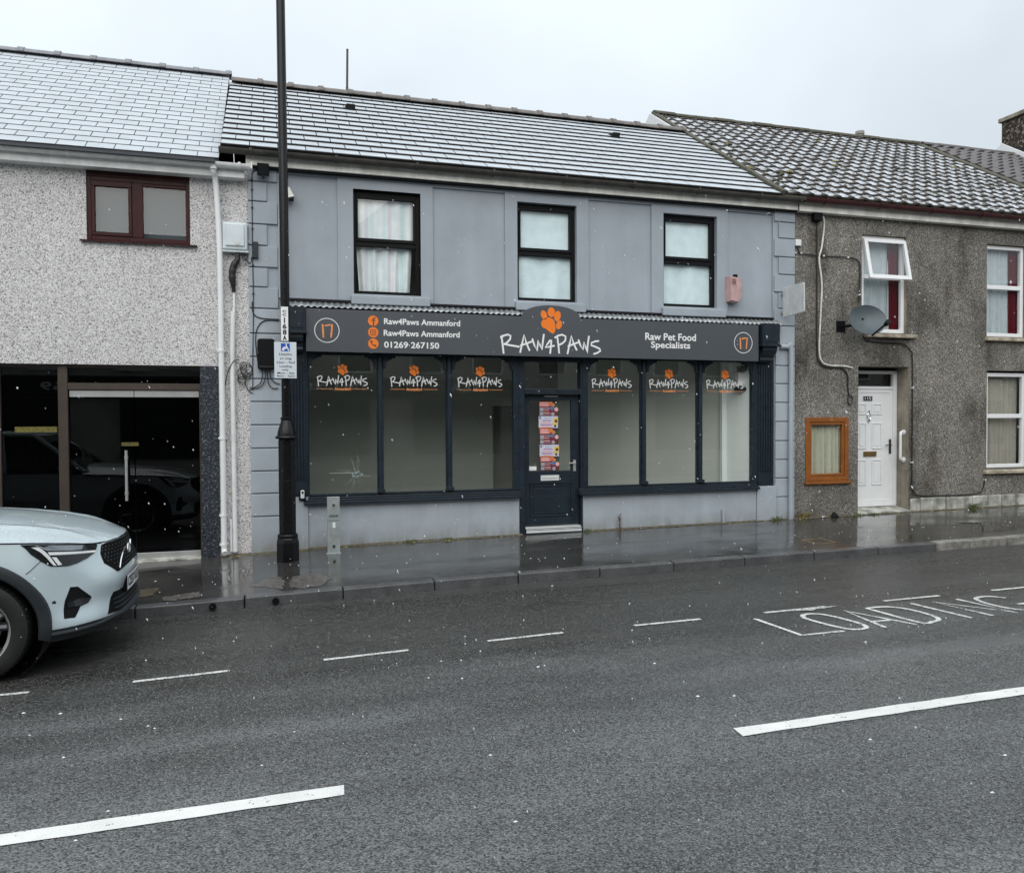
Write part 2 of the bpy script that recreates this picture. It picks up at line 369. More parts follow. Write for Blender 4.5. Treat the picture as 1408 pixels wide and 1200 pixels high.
def line_paint(name, col, lost):
    # thermoplastic worn off the higher stones
    m, t, p, N_, L = nodes(name); v = pos(t)
    vo = N_('ShaderNodeTexVoronoi'); vo.inputs['Scale'].default_value = 120; L(v, vo.inputs['Vector'])
    sc = N_('ShaderNodeSeparateColor'); L(vo.outputs['Color'], sc.inputs[0])
    k = rng(t, mathn(t, 'ADD', mathn(t, 'MULTIPLY', sc.outputs[0], .5), noise(t, v, 14, 5, .65)), 1.02-lost, 1.08-lost, 0, 1)
    f = rng(t, noise(t, v, 5, 4), .3, .7, .88, 1.05)
    L(mixc(t, k, mixc(t, 1.0, col, greyval(t, f), 'MULTIPLY'), (.10, .10, .095)), p.inputs['Base Color']); p.inputs['Roughness'].default_value = .45
    bump(t, p, mathn(t, 'SUBTRACT', 1.0, vo.outputs['Distance']), .4, .004); return m
MAT = dict(
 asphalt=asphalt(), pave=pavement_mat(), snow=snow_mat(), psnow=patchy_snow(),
 kerb=M('granite_kerb', (.085, .085, .088), .3, var=.25, vs=5, bmp=.3, bs=160, fine=.3, rv=.12),
 kerb_old=M('worn_kerb', (.22, .21, .19), .4, var=.45, vs=9, bmp=.3, bs=120, fine=.3, rv=.1),
 paint_line=line_paint('road_paint', (.82, .82, .78), -.03),
 worn_line=line_paint('worn_road_paint', (.66, .66, .63), .26), thin_line=line_paint('thin_road_paint', (.72, .72, .69), .14),
 ground=M('ground_earth', (.06, .07, .045), .9),
 dash=pebble('white_pebbledash', [(0, (.27, .25, .25)), (.10, (.52, .49, .49)), (.24, (.76, .73, .73)), (.48, (.90, .88, .88)), (.70, (.96, .955, .955))], 100, .06),
 rough=pebble('grey_roughcast', [(0, (.11, .10, .088)), (.22, (.21, .195, .17)), (.48, (.30, .28, .25)), (.75, (.40, .38, .345)), (.92, (.56, .54, .50))], 92, .36, stain=(.40, .38, .34)),
 chim=pebble('stony_roughcast', [(0, (.035, .03, .025)), (.3, (.08, .06, .045)), (.6, (.15, .11, .08)), (.85, (.30, .25, .2))], 26, .2),
 reveal=M('stained_render', (.30, .265, .21), .8, var=.35, vs=4, bmp=.3, bs=80, streak=.25),
 grey=M('grey_masonry_paint', (.328, .368, .412), .55, var=.09, vs=1.6, bmp=.15, bs=60, streak=.035, fine=.04),
 grey2=M('pale_grey_masonry_paint', (.385, .428, .474), .55, var=.08, vs=3, bmp=.15, bs=60, streak=.06, fine=.04, splash=True),
 anth=M('anthracite_gloss_paint', (.017, .026, .036), .32, spec=.3, var=.2, vs=6, bmp=.05, bs=60, rv=.08),
 board=M('sign_panel', (.072, .080, .090), .38, var=.05, vs=2),
 orange=M('orange_vinyl', (.86, .20, .012), .45, var=.03),
 orange2=M('orange_brush_vinyl', (.84, .30, .10), .45, var=.25, vs=30),
 white=M('white_vinyl', (.82, .82, .82), .45, var=.02),
 ghost=M('dark_icon_vinyl', (.055, .05, .05), .5),
 slate=M('wet_slate', (.018, .019, .022), .4, spec=.2, var=.25, vs=8, bmp=.2, bs=60),
 slate2=M('concrete_slate', (.020, .019, .018), .6, spec=.15, var=.25, vs=8, bmp=.2, bs=60),
 ridge=M('weathered_ridge_tile', (.15, .135, .125), .6, var=.25, vs=9, bmp=.25, bs=60),
 ridge2=M('lead_grey_ridge', (.20, .205, .22), .45, var=.2, vs=9, bmp=.2, bs=60),
 tile=M('mossy_concrete_tile', (.060, .052, .045), .8, spec=.2, var=.35, vs=10, bmp=.4, bs=50, fine=.2),
 btile=M('brown_interlocking_tile', (.085, .072, .070), .45, var=.2, vs=6, bmp=.25, bs=60),
 moss=M('dark_moss_mortar', (.075, .07, .05), .9, var=.4, vs=18, bmp=.5, bs=40),
 upvc=M('white_upvc', (.80, .81, .82), .35, var=.03, vs=5),
 upvc_dirty=M('weathered_white_plastic', (.82, .83, .82), .45, var=.10, vs=7, streak=.12),
 fasc=M('cream_fascia', (.84, .83, .77), .55, var=.18, vs=5, streak=.15),
 mar=M('maroon_upvc', (.042, .009, .010), .4, spec=.2, var=.2, vs=8, streak=.12),
 margut=M('maroon_gutter', (.05, .012, .014), .35, var=.25, vs=7),
 brgut=M('dark_weathered_gutter', (.05, .046, .04), .5, var=.35, vs=10),
 wood=M('orange_brown_wood', (.26, .085, .014), .4, var=.2, vs=5, bmp=.15, bs=60),
 alu=M('bronze_aluminium', (.075, .058, .047), .38, metal=.3, var=.12, fine=.1),
 strip=M('bright_aluminium', (.72, .73, .73), .35, metal=.2, var=.08), steel=M('brushed_steel', (.55, .55, .54), .32, metal=.6, var=.1),
 chrome=M('chrome', (.75, .76, .78), .12, metal=1.0, var=.02),
 granite=pebble('blue_black_granite', [(0, (.012, .016, .024)), (.4, (.030, .040, .055)), (.75, (.06, .075, .095)), (.93, (.17, .19, .22))], 80, .05, rough=.3),
 galv=M('galvanised_steel', (.42, .47, .47), .42, metal=.45, var=.16, vs=14, streak=.1),
 iron=M('black_cast_iron_paint', (.006, .006, .007), .25, spec=.3, var=.25, vs=9, bmp=.08, bs=60, rv=.07),
 black=M('black_plastic', (.006, .006, .007), .5, var=.15, spec=.15),
 cable=M('black_cable', (.014, .013, .012), .5),
 wcable=M('white_cable', (.66, .65, .60), .5, var=.2, vs=12),
 cab=M('pale_blue_white_plastic', (.60, .66, .69), .35, var=.08, vs=6),
 pink=M('faded_pink_plastic', (.50, .33, .32), .45, var=.2, vs=9, streak=.2),
 faded=M('bleached_sign_white', (.62, .64, .63), .5, var=.12, vs=9, streak=.1),
 signgrey=M('reflective_sign_grey', (.62, .67, .72), .4, var=.04),
 blue=M('sign_blue', (.012, .075, .42), .4, var=.04),
 ink=M('black_print', (.015, .015, .017), .5),
 brass=M('aged_brass', (.36, .24, .10), .35, metal=.8, var=.2),
 wall_in=M('interior_plaster', (.47, .50, .445), .9, var=.05, vs=1.5),
 wall_in2=M('interior_white_boxing', (.84, .90, .87), .8, var=.04, vs=2),
 floor_in=M('interior_floor', (.25, .24, .22), .6, var=.15),
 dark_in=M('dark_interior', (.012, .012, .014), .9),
 pane=glass('clear_glass', (.97, .98, .975), 1.58), pane_dark=glass('tinted_glass', (.30, .31, .33), 1.38), pane_car=glass('car_glass', (.25, .28, .28)),
 frost=M('grey_blind', (.045, .062, .072), .75, var=.06, vs=4),
 net=curtain_mat('pale_net_curtain', (.46, .52, .55)),
 sheet=curtain_mat('pale_blue_white_sheet', (.74, .88, .92)),
 stripe=curtain_mat('pastel_striped_curtain', (.84, .88, .90), [(.23, .12, (.46, .72, .78)), (.31, .55, (.74, .60, .66)), (.41, .3, (.55, .76, .74))]),
 redc=curtain_mat('red_curtain', (.10, .006, .012)),
 cream=curtain_mat('cream_curtain', (.50, .50, .40)),
 beige=curtain_mat('beige_net', (.36, .34, .29)),
 paint=car_paint('pale_blue_grey_car_paint', (.55, .645, .68), True),
 clad=M('dark_grey_car_cladding', (.028, .033, .038), .5, spec=.3, var=.1, bmp=.1, bs=300),
 rubber=M('tyre_rubber', (.012, .012, .012), .6, var=.2, vs=20, bmp=.2, bs=200),
 lamp_dark=M('headlamp_black', (.008, .009, .010), .12, spec=.4, coat=.3),
 lamp_grey=M('headlamp_reflector', (.25, .28, .31), .25, metal=.5, coat=1.0),
 drl=M('daylight_strip_white', (.80, .82, .82), .3, coat=1.0),
 disc=M('brake_disc', (.35, .35, .36), .35, metal=.9),
 leaf=M('wet_grass_blades', (.10, .13, .03), .6, var=.5, vs=30),
 moss2=M('yellow_green_moss', (.16, .15, .045), .8, var=.5, vs=20, bmp=.4, bs=60),
 redweed=M('reddish_weed', (.12, .035, .03), .7, var=.3, vs=30),
 flake=M('white_sleet', (.85, .87, .9), .6, var=.03),
 patch=M('worn_concrete_patch', (.105, .094, .086), .38, var=.6, vs=14, bmp=.5, bs=70, fine=.6),
 ypatch=M('faded_yellow_patch', (.075, .063, .040), .5, var=.35, vs=14, fine=.3),
 plinth=M('pale_washed_stone', (.38, .38, .34), .7, var=.6, vs=6, bmp=.4, bs=50, streak=.2),
 sill=M('weathered_stone_sill', (.38, .33, .25), .7, var=.5, vs=9, bmp=.4, bs=50),
 dish=M('grey_dish_metal', (.07, .09, .10), .42, metal=.2, var=.1, vs=9),
 opp=M('opposite_render', (.42, .41, .38), .8, var=.25, vs=1.0),
 opp_dark=M('opposite_shopfront_paint', (.025, .028, .026), .4, var=.2),
 dirtline=M('gritty_dirt', (.10, .085, .06), .8, var=.5, vs=25, bmp=.5, bs=50),
 lead=M('dull_zinc_sheet', (.30, .32, .33), .45, metal=.5, var=.35, vs=9),
)
# ================================================================== SETTING
def sheet(name, x0, x1, y0, y1, zf, m, dz=0.0, kind='structure', parent=None):
    mb = MB(); mb.poly([(x0, y0, zf(x0, y0)+dz), (x1, y0, zf(x1, y0)+dz), (x1, y1, zf(x1, y1)+dz), (x0, y1, zf(x0, y1)+dz)])
    return build(name, mb, m, parent, kind=kind)
sheet('ground', -400, 400, -400, 400, lambda x, y: road_z(max(-70, min(70, x)), 0)*1.0 - .75, MAT['ground'])
KX = [(-60, -2.46), (-8, -2.46), (-1.6, -2.53), (-1.2, -2.585), (-.254, -2.52), (.674, -2.455), (1.609, -2.39), (2.523, -2.36), (9.5, -2.36), (60, -2.36)]
def kerb_y(x):
    for (a, b), (c, d) in zip(KX, KX[1:]):
        if x <= c: return b + (d-b)*(x-a)/(c-a)
    return KX[-1][1]
NEAR = -9.35
mb = MB()
xs = [-60, -20, -8, -3, -1.2, -.254, .674, 1.609, 2.523, 9.5, 20, 60]
for a, b in zip(xs, xs[1:]):
    mb.poly([(a, NEAR-.06, road_z(a, NEAR)), (b, NEAR-.06, road_z(b, NEAR)), (b, kerb_y(b)+.08, road_z(b, kerb_y(b))), (a, kerb_y(a)+.08, road_z(a, kerb_y(a)))])
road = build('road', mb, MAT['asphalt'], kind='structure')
# painted markings, each a sheet 4 mm above the asphalt
def mark(name, polys, m, strokes=(), dz=.004):
    mb = MB()
    for P in polys: mb.poly([(x, y, road_z(x, y)+dz) for x, y in P])
    for s_ in strokes:
        pts, wd, cl = s_
        mb.stroke(pts, wd, 0, to=lambda a, b, d: (a, b, road_z(a, b)+dz), closed=cl)
    return build(name, mb, m, road, recalc=False)
def ragged(x0, x1, y0, y1, n=14, j=.004, e=.012):
    top = [(x0+(x1-x0)*i/n + (random.uniform(-e, e) if i in (0, n) else 0), y1+random.uniform(-j, j)) for i in range(n+1)]
    bot = [(x0+(x1-x0)*i/n + (random.uniform(-e, e) if i in (0, n) else 0), y0+random.uniform(-j, j)) for i in range(n, -1, -1)]
    return top + bot
for a, b in ((-9.0, -5.0), (-3.7, .305), (2.41, 6.45), (8.55, 12.6)):
    mark('centre_line', [ragged(a, b, -6.79, -6.682, 40)], MAT['paint_line'])
dash_x = [(-7.98, -7.36), (-6.72, -6.10), (-5.45, -4.83), (-4.12, -3.5), (-2.9, -2.27), (-2.15, -1.53), (-.909, -.291), (.354, .984), (1.613, 2.257), (2.888, 3.509), (4.14, 4.75), (5.416, 6.052), (6.691, 7.31), (7.95, 8.56), (9.2, 9.8)]
for a, b in dash_x:
    yy = lambda x: -4.61 if x < -.9 else (-4.61 + (x+.9)*.056 if x < 2.2 else -4.437)
    mark('bay_dash', [[(a, yy(a)-.022), (b, yy(b)-.022), (b, yy(b)+.022), (a, yy(a)+.022)]], MAT['thin_line'])
LW_ = .042
letters = [
 ('L', [([(3.94, -4.61), (3.97, -5.18), (4.34, -5.19)], LW_, False)]),
 ('O', [([(4.34, -4.72), (4.39, -4.635), (4.47, -4.61), (4.55, -4.65), (4.60, -4.75), (4.63, -4.9), (4.64, -5.04), (4.61, -5.15), (4.52, -5.19), (4.43, -5.15), (4.385, -5.02), (4.355, -4.87)], LW_, True)]),
 ('A', [([(4.74, -5.20), (4.83, -4.63), (5.03, -5.21)], LW_, False), ([(4.80, -5.03), (4.96, -5.03)], LW_, False)]),
 ('D', [([(5.07, -4.62), (5.11, -5.18), (5.22, -5.20), (5.33, -5.16), (5.385, -5.05), (5.39, -4.9), (5.37, -4.75), (5.30, -4.65), (5.20, -4.615)], LW_, True)]),
 ('I', [([(5.57, -4.62), (5.62, -5.20)], LW_, False)]),
 ('N', [([(5.85, -5.20), (5.79, -4.63), (6.13, -5.20), (6.08, -4.63)], LW_, False)]),
 ('G', [([(6.52, -4.72), (6.46, -4.64), (6.38, -4.62), (6.27, -4.65), (6.20, -4.76), (6.18, -4.9), (6.20, -5.06), (6.28, -5.17), (6.40, -5.20), (6.52, -5.15), (6.54, -4.98), (6.42, -4.97)], LW_, False)])]
for ch, st in letters:
    st2 = []
    for pts, wd, clz in st:
        if ch in 'ODG':
            P = smooth_path([(*p, 0) for p in (pts + [pts[0]] if clz else pts)], 4); P = [(p.x, p.y) for p in P]
            if clz: P = P[:-1]
            st2.append((P, wd, clz))
        else: st2.append((pts, wd, clz))
    mark('painted_letter', [], MAT['thin_line'], st2)
# worn blotch of paint by the loading letters
bl = [(4.62+.28*math.cos(a)*random.uniform(.6, 1.1), -4.45+.06*math.sin(a)*random.uniform(.5, 1.2)) for a in [2*PI*i/18 for i in range(18)]]
mark('worn_paint_patch', [bl], MAT['worn_line'], dz=.0055)
# pavement and kerb
mb = MB(); PXS = [-60, -30, -14] + [-9+.15*i for i in range(141)] + [14, 30, 60]
def sdrop(x, y): return sum(pave_z(x+d, min(0, y)) for d in (-.45, -.3, -.15, 0, .15, .3, .45))/7
PX = []
for x in PXS:
    k0 = kerb_y(x)+.13; PX.append([(x, k0+(0-k0)*j/8, sdrop(x, k0+(0-k0)*j/8)+.004*math.sin(x*1.9+j)*math.sin(j*PI/8)) for j in range(9)] + [(x, .6, sdrop(x, 0))])
for c in PX: mb.v += c
mb.f = [(i*10+j, (i+1)*10+j, (i+1)*10+j+1, i*10+j+1) for i in range(len(PX)-1) for j in range(9)]; mb.m = [0]*len(mb.f)
pavement = build('pavement', mb, MAT['pave'], kind='structure', smooth=True)
kerb_root = None
joints = [-9.4, -8.48, -7.56, -6.64, -5.72, -4.8, -3.88, -2.98, -2.09, -1.2, -.254, .674, 1.609, 2.523, 3.467, 4.378, 5.301, 6.262, 7.195, 8.091, 8.62, 9.25, 9.95, 10.87, 11.79, 12.7, 13.6, 14.5]
kb = MB()
for a, b in ((-60, joints[0]), (joints[-1], 60)):
    kb.hexa([(a, kerb_y(a), road_z(a, -2.5)-.15), (b, kerb_y(b), road_z(b, -2.5)-.15), (b, kerb_y(b)+.135, road_z(b, -2.5)-.15), (a, kerb_y(a)+.135, road_z(a, -2.5)-.15),
             (a, kerb_y(a), pave_z(a, -2.4)+.005), (b, kerb_y(b), pave_z(b, -2.4)+.005), (b, kerb_y(b)+.135, pave_z(b, -2.4)+.005), (a, kerb_y(a)+.135, pave_z(a, -2.4)+.005)])
kerb = build('kerb', kb, MAT['kerb'], kind='structure')
for i, (a, b) in enumerate(zip(joints, joints[1:])):
    g = .005; a += g; b -= g; j = random.uniform(-.004, .004); t = random.uniform(-.004, .005)
    mb = MB()
    def KP(x, dy, z): return (x, kerb_y(x)+dy+j, z)
    mb.hexa([KP(a, 0, road_z(a, -2.5)-.15), KP(b, 0, road_z(b, -2.5)-.15), KP(b, .135, road_z(b, -2.5)-.15), KP(a, .135, road_z(a, -2.5)-.15),
             KP(a, .008, pave_z(a, -2.4)+.005+t), KP(b, .008, pave_z(b, -2.4)+.005+t), KP(b, .135, pave_z(b, -2.28)+.006+t), KP(a, .135, pave_z(a, -2.28)+.006+t)])
    build('kerb_stone', mb, MAT['kerb_old'] if a > 8.05 else MAT['kerb'], kerb, bevel=.012, seg=2)
for x in (-.536, .03):   # two small drain outlets through the kerb face
    mb = MB(); mb.tube([(x, kerb_y(x)-.02, road_z(x, -2.5)+.045), (x, kerb_y(x)+.05, road_z(x, -2.5)+.045)], .033, 14)
    build('drain_outlet', mb, MAT['black'], kerb, smooth=True)
def flat_patch(name, pts, m, dz=.004, par=None):
    P = []
    for i in range(len(pts)):
        a = pts[i]; b = pts[(i+1) % len(pts)]
        for k in range(10):
            u = k/10; P.append((a[0]+(b[0]-a[0])*u+random.uniform(-.02, .02), a[1]+(b[1]-a[1])*u+random.uniform(-.03, .03)))
    mb = MB(); mb.poly([(x, y, pave_z(x, y)+dz) for x, y in P]); return build(name, mb, m, par or pavement, recalc=False)
flat_patch('worn_patch', [(-.2, -1.98), (-.07, -1.68), (.09, -1.63), (.14, -1.9), (.10, -2.25), (-.05, -2.1)], MAT['patch'])
flat_patch('worn_patch', [(.16, -1.95), (.22, -1.66), (.56, -1.55), (.59, -1.9), (.50, -2.2), (.30, -2.28), (.17, -2.22)], MAT['patch'])
flat_patch('worn_patch', [(-1.0, -2.2), (-.68, -2.08), (-.66, -2.32), (-.98, -2.4)], MAT['patch'])
flat_patch('yellow_patch', [(-1.28, -1.75), (-1.08, -1.7), (-1.12, -2.1), (-1.3, -2.15)], MAT['ypatch'])
mb = MB()
for x0, x1, y0, y1 in ((6.62, 6.94, -1.93, -1.90), (6.62, 6.94, -1.63, -1.60), (6.62, 6.65, -1.9, -1.63), (6.91, 6.94, -1.9, -1.63)):
    mb.poly([(x0, y0, pave_z(x0, y0)+.004), (x1, y0, pave_z(x1, y0)+.004), (x1, y1, pave_z(x1, y1)+.004), (x0, y1, pave_z(x0, y1)+.004)])
build('cover_frame', mb, M('rusty_iron', (.20, .13, .06), .6, var=.4, vs=20), pavement)
# gritty strip of dirt where pavement meets the walls
mb = MB(); n = 150
for i in range(n):
    x0 = -.6 + 13*i/n; x1 = -.6 + 13*(i+1)/n
    if 3.25 < x0 < 4.2: continue
    wa = .03 + .05*abs(math.sin(i*.37)) + random.uniform(0, .03); wb = .03 + .05*abs(math.sin((i+1)*.37))
    mb.add([(x0, .02, pave_z(x0)+.03), (x1, .02, pave_z(x1)+.03), (x1, -wb-.03, pave_z(x1, -wb)+.002), (x0, -wa-.03, pave_z(x0, -wa)+.002)], [(0, 1, 2, 3)])
build('gritty_dirt', mb, MAT['dirtline'], pavement, kind='stuff')

# near pavement (the photographer's side)
mb = MB(); mb.hexa([(-60, -9.5, road_z(-60, -9.5)-.2), (60, -9.5, road_z(60, -9.5)-.2), (60, NEAR, road_z(60, -9.4)-.2), (-60, NEAR, road_z(-60, -9.4)-.2),
  (-60, -9.5, road_z(-60, -9.5)+.1), (60, -9.5, road_z(60, -9.5)+.1), (60, NEAR, road_z(60, -9.4)+.1), (-60, NEAR, road_z(-60, -9.4)+.1)])
build('near_kerb', mb, MAT['kerb'], kind='structure')
sheet('near_pavement', -60, 60, -13.2, -9.5, lambda x, y: road_z(x, -9.5)+.096 - .02*(y+9.5), MAT['pave'])
# ================================================================== BUILDING HELPERS
def wall_grid(mb, X0, X1, Z0, Z1, holes, Y=0.0, m=0):
    # holes: (x0,x1,z0,z1,depth,backfill)
    xs_ = sorted({X0, X1, *[h[0] for h in holes], *[h[1] for h in holes]}); zs_ = sorted({Z0, Z1, *[h[2] for h in holes], *[h[3] for h in holes]})
    xs_ = [x for x in xs_ if X0 <= x <= X1]; zs_ = [z for z in zs_ if Z0 <= z <= Z1]
    for a, b in zip(xs_, xs_[1:]):
        for c, d in zip(zs_, zs_[1:]):
            xm, zm = (a+b)/2, (c+d)/2
            if any(h[0] < xm < h[1] and h[2] < zm < h[3] for h in holes): continue
            mb.poly([(a, Y, c), (b, Y, c), (b, Y, d), (a, Y, d)], m)
    for h in holes:
        x0, x1, z0, z1, dp, bf = h[:6]; mm = h[6] if len(h) > 6 else m
        for P in ([(x0, z0), (x0, z1)], [(x0, z1), (x1, z1)], [(x1, z1), (x1, z0)], [(x1, z0), (x0, z0)]):
            mb.poly([(P[0][0], Y, P[0][1]), (P[1][0], Y, P[1][1]), (P[1][0], Y+dp, P[1][1]), (P[0][0], Y+dp, P[0][1])], mm)
        if bf: mb.poly([(x0, Y+dp, z0), (x1, Y+dp, z0), (x1, Y+dp, z1), (x0, Y+dp, z1)], m)
def ring(mb, X0, X1, Z0, Z1, fw, y0, y1, m=0, bars_z=(), bw=None, fws=None):
    l, r, b, t = fws or (fw, fw, fw, fw)
    mb.box(X0, X0+l, y0, y1, Z0, Z1, m); mb.box(X1-r, X1, y0, y1, Z0, Z1, m)
    mb.box(X0+l, X1-r, y0+.001, y1-.001, Z0, Z0+b, m); mb.box(X0+l, X1-r, y0+.001, y1-.001, Z1-t, Z1, m)
    for z in bars_z: mb.box(X0+l, X1-r, y0+.001, y1-.001, z-(bw or fw)/2, z+(bw or fw)/2, m)
def pane(parent, x0, x1, z0, z1, y, m='pane', name='pane'):
    mb = MB(); mb.poly([(x0, y, z0), (x1, y, z0), (x1, y, z1), (x0, y, z1)]); return build(name, mb, MAT[m], parent, recalc=False)
def drape(parent, x0, x1, z0, z1, y, m, folds=9, amp=.02, seed=0, fl=.0, name='curtain', sag=0.0):
    rr = random.Random(seed); ph = [rr.uniform(0, 6) for _ in range(4)]
    def fn(u, v):
        x = x0 + (x1-x0)*u; z = z0 + (z1-z0)*v
        k = math.sin(u*folds*2*PI+ph[0]) + .5*math.sin(u*folds*3.7+ph[1]+v*1.2) + .35*math.sin(u*folds*5.1*2+ph[2])
        zz = z + sag*(1-v)*math.sin(u*PI)*0
        return (x + fl*(1-v)*(u-.5)*(x1-x0), y + amp*k*(.55+.45*(1-v)), zz)
    mb = MB(); mb.grid(fn, max(24, folds*10), 10); return build(name, mb, MAT[m], parent, smooth=True, recalc=False)
def roof_frame(Y0, Z0, Y1, Z1):
    L_ = math.hypot(Y1-Y0, Z1-Z0); u = Vector((0, (Y1-Y0)/L_, (Z1-Z0)/L_)); n = Vector((0, -u.z, u.y)); return L_, u, n
def deck(parent, X0, X1, Y0, Z0, Y1, Z1, m, rear=True, th=.05):
    L_, u, n = roof_frame(Y0, Z0, Y1, Z1)
    mb = MB()
    d = -n*.004
    prof = [(Y0, Z0), (Y1, Z1)] + ([(2*Y1-Y0+.6, Z0)] if rear else [])
    top = [(y+d.y, z+d.z) for y, z in prof]; bot = [(y, z-th*1.2) for y, z in reversed(prof)]
    mb.prism(top+bot, X0, X1, 'x'); return build('roof', mb, m, parent)
def slate_mesh(w_, L_, th, inset, mats, vis, tail=.008, name='slate'):
    # slab with its tail proud, and the thin snow lying on the part that shows
    mb = MB(); g = .002
    a, b = -w_/2+g, w_/2-g
    v = [(a, 0, .0), (b, 0, .0), (b, L_, -.001), (a, L_, -.001), (a, 0, th), (b, 0, th), (b, L_, .002), (a, L_, .002)]
    mb.hexa(v, 0)
    zt = lambda y: th + (0.002-th)*y/L_
    e = inset; h = .0035
    P = [(a+e, tail), (b-e, tail), (b-e, vis), (a+e, vis)]
    mb.add([(x, y, zt(y)+.0005) for x, y in P] + [(x+(e*.3 if x < 0 else -e*.3), y+(e*.3 if y < vis/2 else 0), zt(y)+h) for x, y in P],
           [(4, 5, 6, 7), (0, 1, 5, 4), (1, 2, 6, 5), (2, 3, 7, 6), (3, 0, 4, 7)], 1)
    me = bpy.data.meshes.new(name); me.from_pydata(mb.v, [], mb.f)
    for m_ in mats: me.materials.append(m_)
    for p, mi in zip(me.polygons, mb.m): p.material_index = mi
    bm = bmesh.new(); bm.from_mesh(me); bmesh.ops.recalc_face_normals(bm, faces=bm.faces); bm.to_mesh(me); bm.free()
    return me
def lay(parent, meshes, name, X0, X1, Y0, Z0, Y1, Z1, wd, gauge, stagger=.5, tilt=0.0, lim=300, jit=.003, key=None, keep=None, lift=.0, rj=.002):
    # courses of tiles from eave to ridge; the lim nearest ones as parts of their own, the rest joined
    L_, u, n = roof_frame(Y0, Z0, Y1, Z1); rows = int(L_/gauge + .999)
    items = []
    for r in range(rows):
        off = wd*stagger*(r % 2)
        k = 0; x = X0 - off + wd/2
        while x < X1 + wd*.49:
            if x > X0 - wd*.5 and x < X1 + wd*.5:
                s_ = r*gauge
                c = Vector((x, Y0, Z0)) + u*s_ + n*lift
                fr = 1.0
                if x - wd/2 < X0 - .01: fr = (x + wd/2 - X0)/wd; c = c + Vector(((X0 + x + wd/2)/2 - x, 0, 0))
                elif x + wd/2 > X1 + .01: fr = (X1 - x + wd/2)/wd; c = c + Vector(((X1 + x - wd/2)/2 - x, 0, 0))
                if fr > .12 and (keep is None or keep(c)): items.append((c, r, fr))
            x += wd; k += 1
    items.sort(key=lambda q: key(q[0]) if key else (q[0]-CAM).length)
    pitch = math.atan2(u.z, u.y); rest = MB(); rm = []
    for i, (c, r, k) in enumerate(items):
        me = meshes[random.randrange(len(meshes))]
        o_rot = (pitch + tilt + random.uniform(-rj, rj), 0, random.uniform(-rj, rj))
        loc = c + Vector((random.uniform(-jit, jit)*.4, 0, 0)) + u*random.uniform(-jit, jit)
        if i < lim:
            o = bpy.data.objects.new(name, me); COL.objects.link(o); o.location = loc; o.rotation_euler = o_rot; o.scale = (k, 1, 1); o.parent = parent
        else:
            mt = Matrix.Translation(loc) @ Matrix.Rotation(o_rot[0], 4, 'X') @ Matrix.Diagonal((k, 1, 1, 1))
            b0 = len(rest.v); rest.v += [tuple(mt @ v_.co) for v_ in me.vertices]
            for p in me.polygons: rest.f.append(tuple(b0+q for q in p.vertices)); rest.m.append(p.material_index)
    if rest.f:
        o = build(name+'s_beyond', rest, list(meshes[0].materials), parent, kind='stuff', recalc=False)
def ridge_tiles(parent, X0, X1, Y, Z, L_, r, m, collar=True, name='ridge_tile', sq=.75):
    n = max(1, round((X1-X0)/L_)); st = (X1-X0)/n
    for i in range(n):
        a = X0+st*i+.003; b = X0+st*(i+1)-.003; dz = random.uniform(-.004, .004)
        mb = MB()
        prof = [(r*math.cos(PI*k/10), r*sq*math.sin(PI*k/10)) for k in range(11)]
        inn = [(p[0]*.86, p[1]*.84-.004) for p in reversed(prof)]
        mb.prism([(Y+p[0], Z-.02+p[1]+dz) for p in prof+inn], a, b, 'x')
        if collar:
            p2 = [(q[0]*1.16, q[1]*1.2+.002) for q in prof]; i2 = [(q[0]*1.0, q[1]*1.0) for q in reversed(prof)]
            mb.prism([(Y+p[0], Z-.02+p[1]+dz) for p in p2+i2], b-.07, b+.012, 'x')
        build(name, mb, m, parent, smooth=True)
def gutter(parent, X0, X1, Y, Z, r, m, brackets=1.0, name='gutter', joints=()):
    mb = MB(); prof = [(r*math.cos(PI+PI*k/10), r*1.05*math.sin(PI+PI*k/10)) for k in range(11)]
    inn = [(p[0]*.9, p[1]*.9+.001) for p in reversed(prof)]
    mb.prism([(Y+p[0], Z+p[1]) for p in prof+inn], X0, X1, 'x'); g = build(name, mb, m, parent, smooth=True)
    x = X0+.35
    while x < X1 and brackets:
        b = MB(); p2 = [(q[0]*1.14, q[1]*1.14) for q in prof]; i2 = [(q[0]*1.01, q[1]*1.01) for q in reversed(prof)]
        b.prism([(Y+p[0], Z+p[1]) for p in p2+i2], x, x+.03, 'x'); b.box(x, x+.03, Y-r*1.12, Y-r*.8, Z-.004, Z+.012)
        build('gutter_bracket', b, m, g); x += brackets
    return g
def party(parent, X0, X1, Ztop, Yb, m, zlow=-.7, base=True):
    # rear and side walls that close the house
    mb = MB(); mb.box(X0, X1, Yb, Yb+.2, zlow, Ztop); build('rear_wall', mb, m, parent)
# ================================================================== LEFT: PEBBLEDASHED HOUSE WITH DARK GLASS SHOPFRONT
H1 = thing('pebbledash_house', 'white pebbledashed building with dark glass shopfront and snowy slate roof', 'building', (-3.6, .3, -.14))
LX = -7.2
mb = MB()
wall_grid(mb, LX, -.235, -.7, 4.62, [(-6.6, -.605, -.7, 2.197, .06, False), (-2.045, -.909, 3.664, 4.512, .07, False)])
build('wall', mb, MAT['dash'], H1)
mb = MB(); mb.box(LX, -6.6, .06, .3, -.7, 2.197); mb.box(-.600, -.240, .02, .3, -.7, 2.19); build('return_wall', mb, MAT['dash'], H1)
mb = MB(); mb.box(-6.6, -.605, .005, .35, 2.2, 2.235); build('soffit', mb, MAT['reveal'], H1)
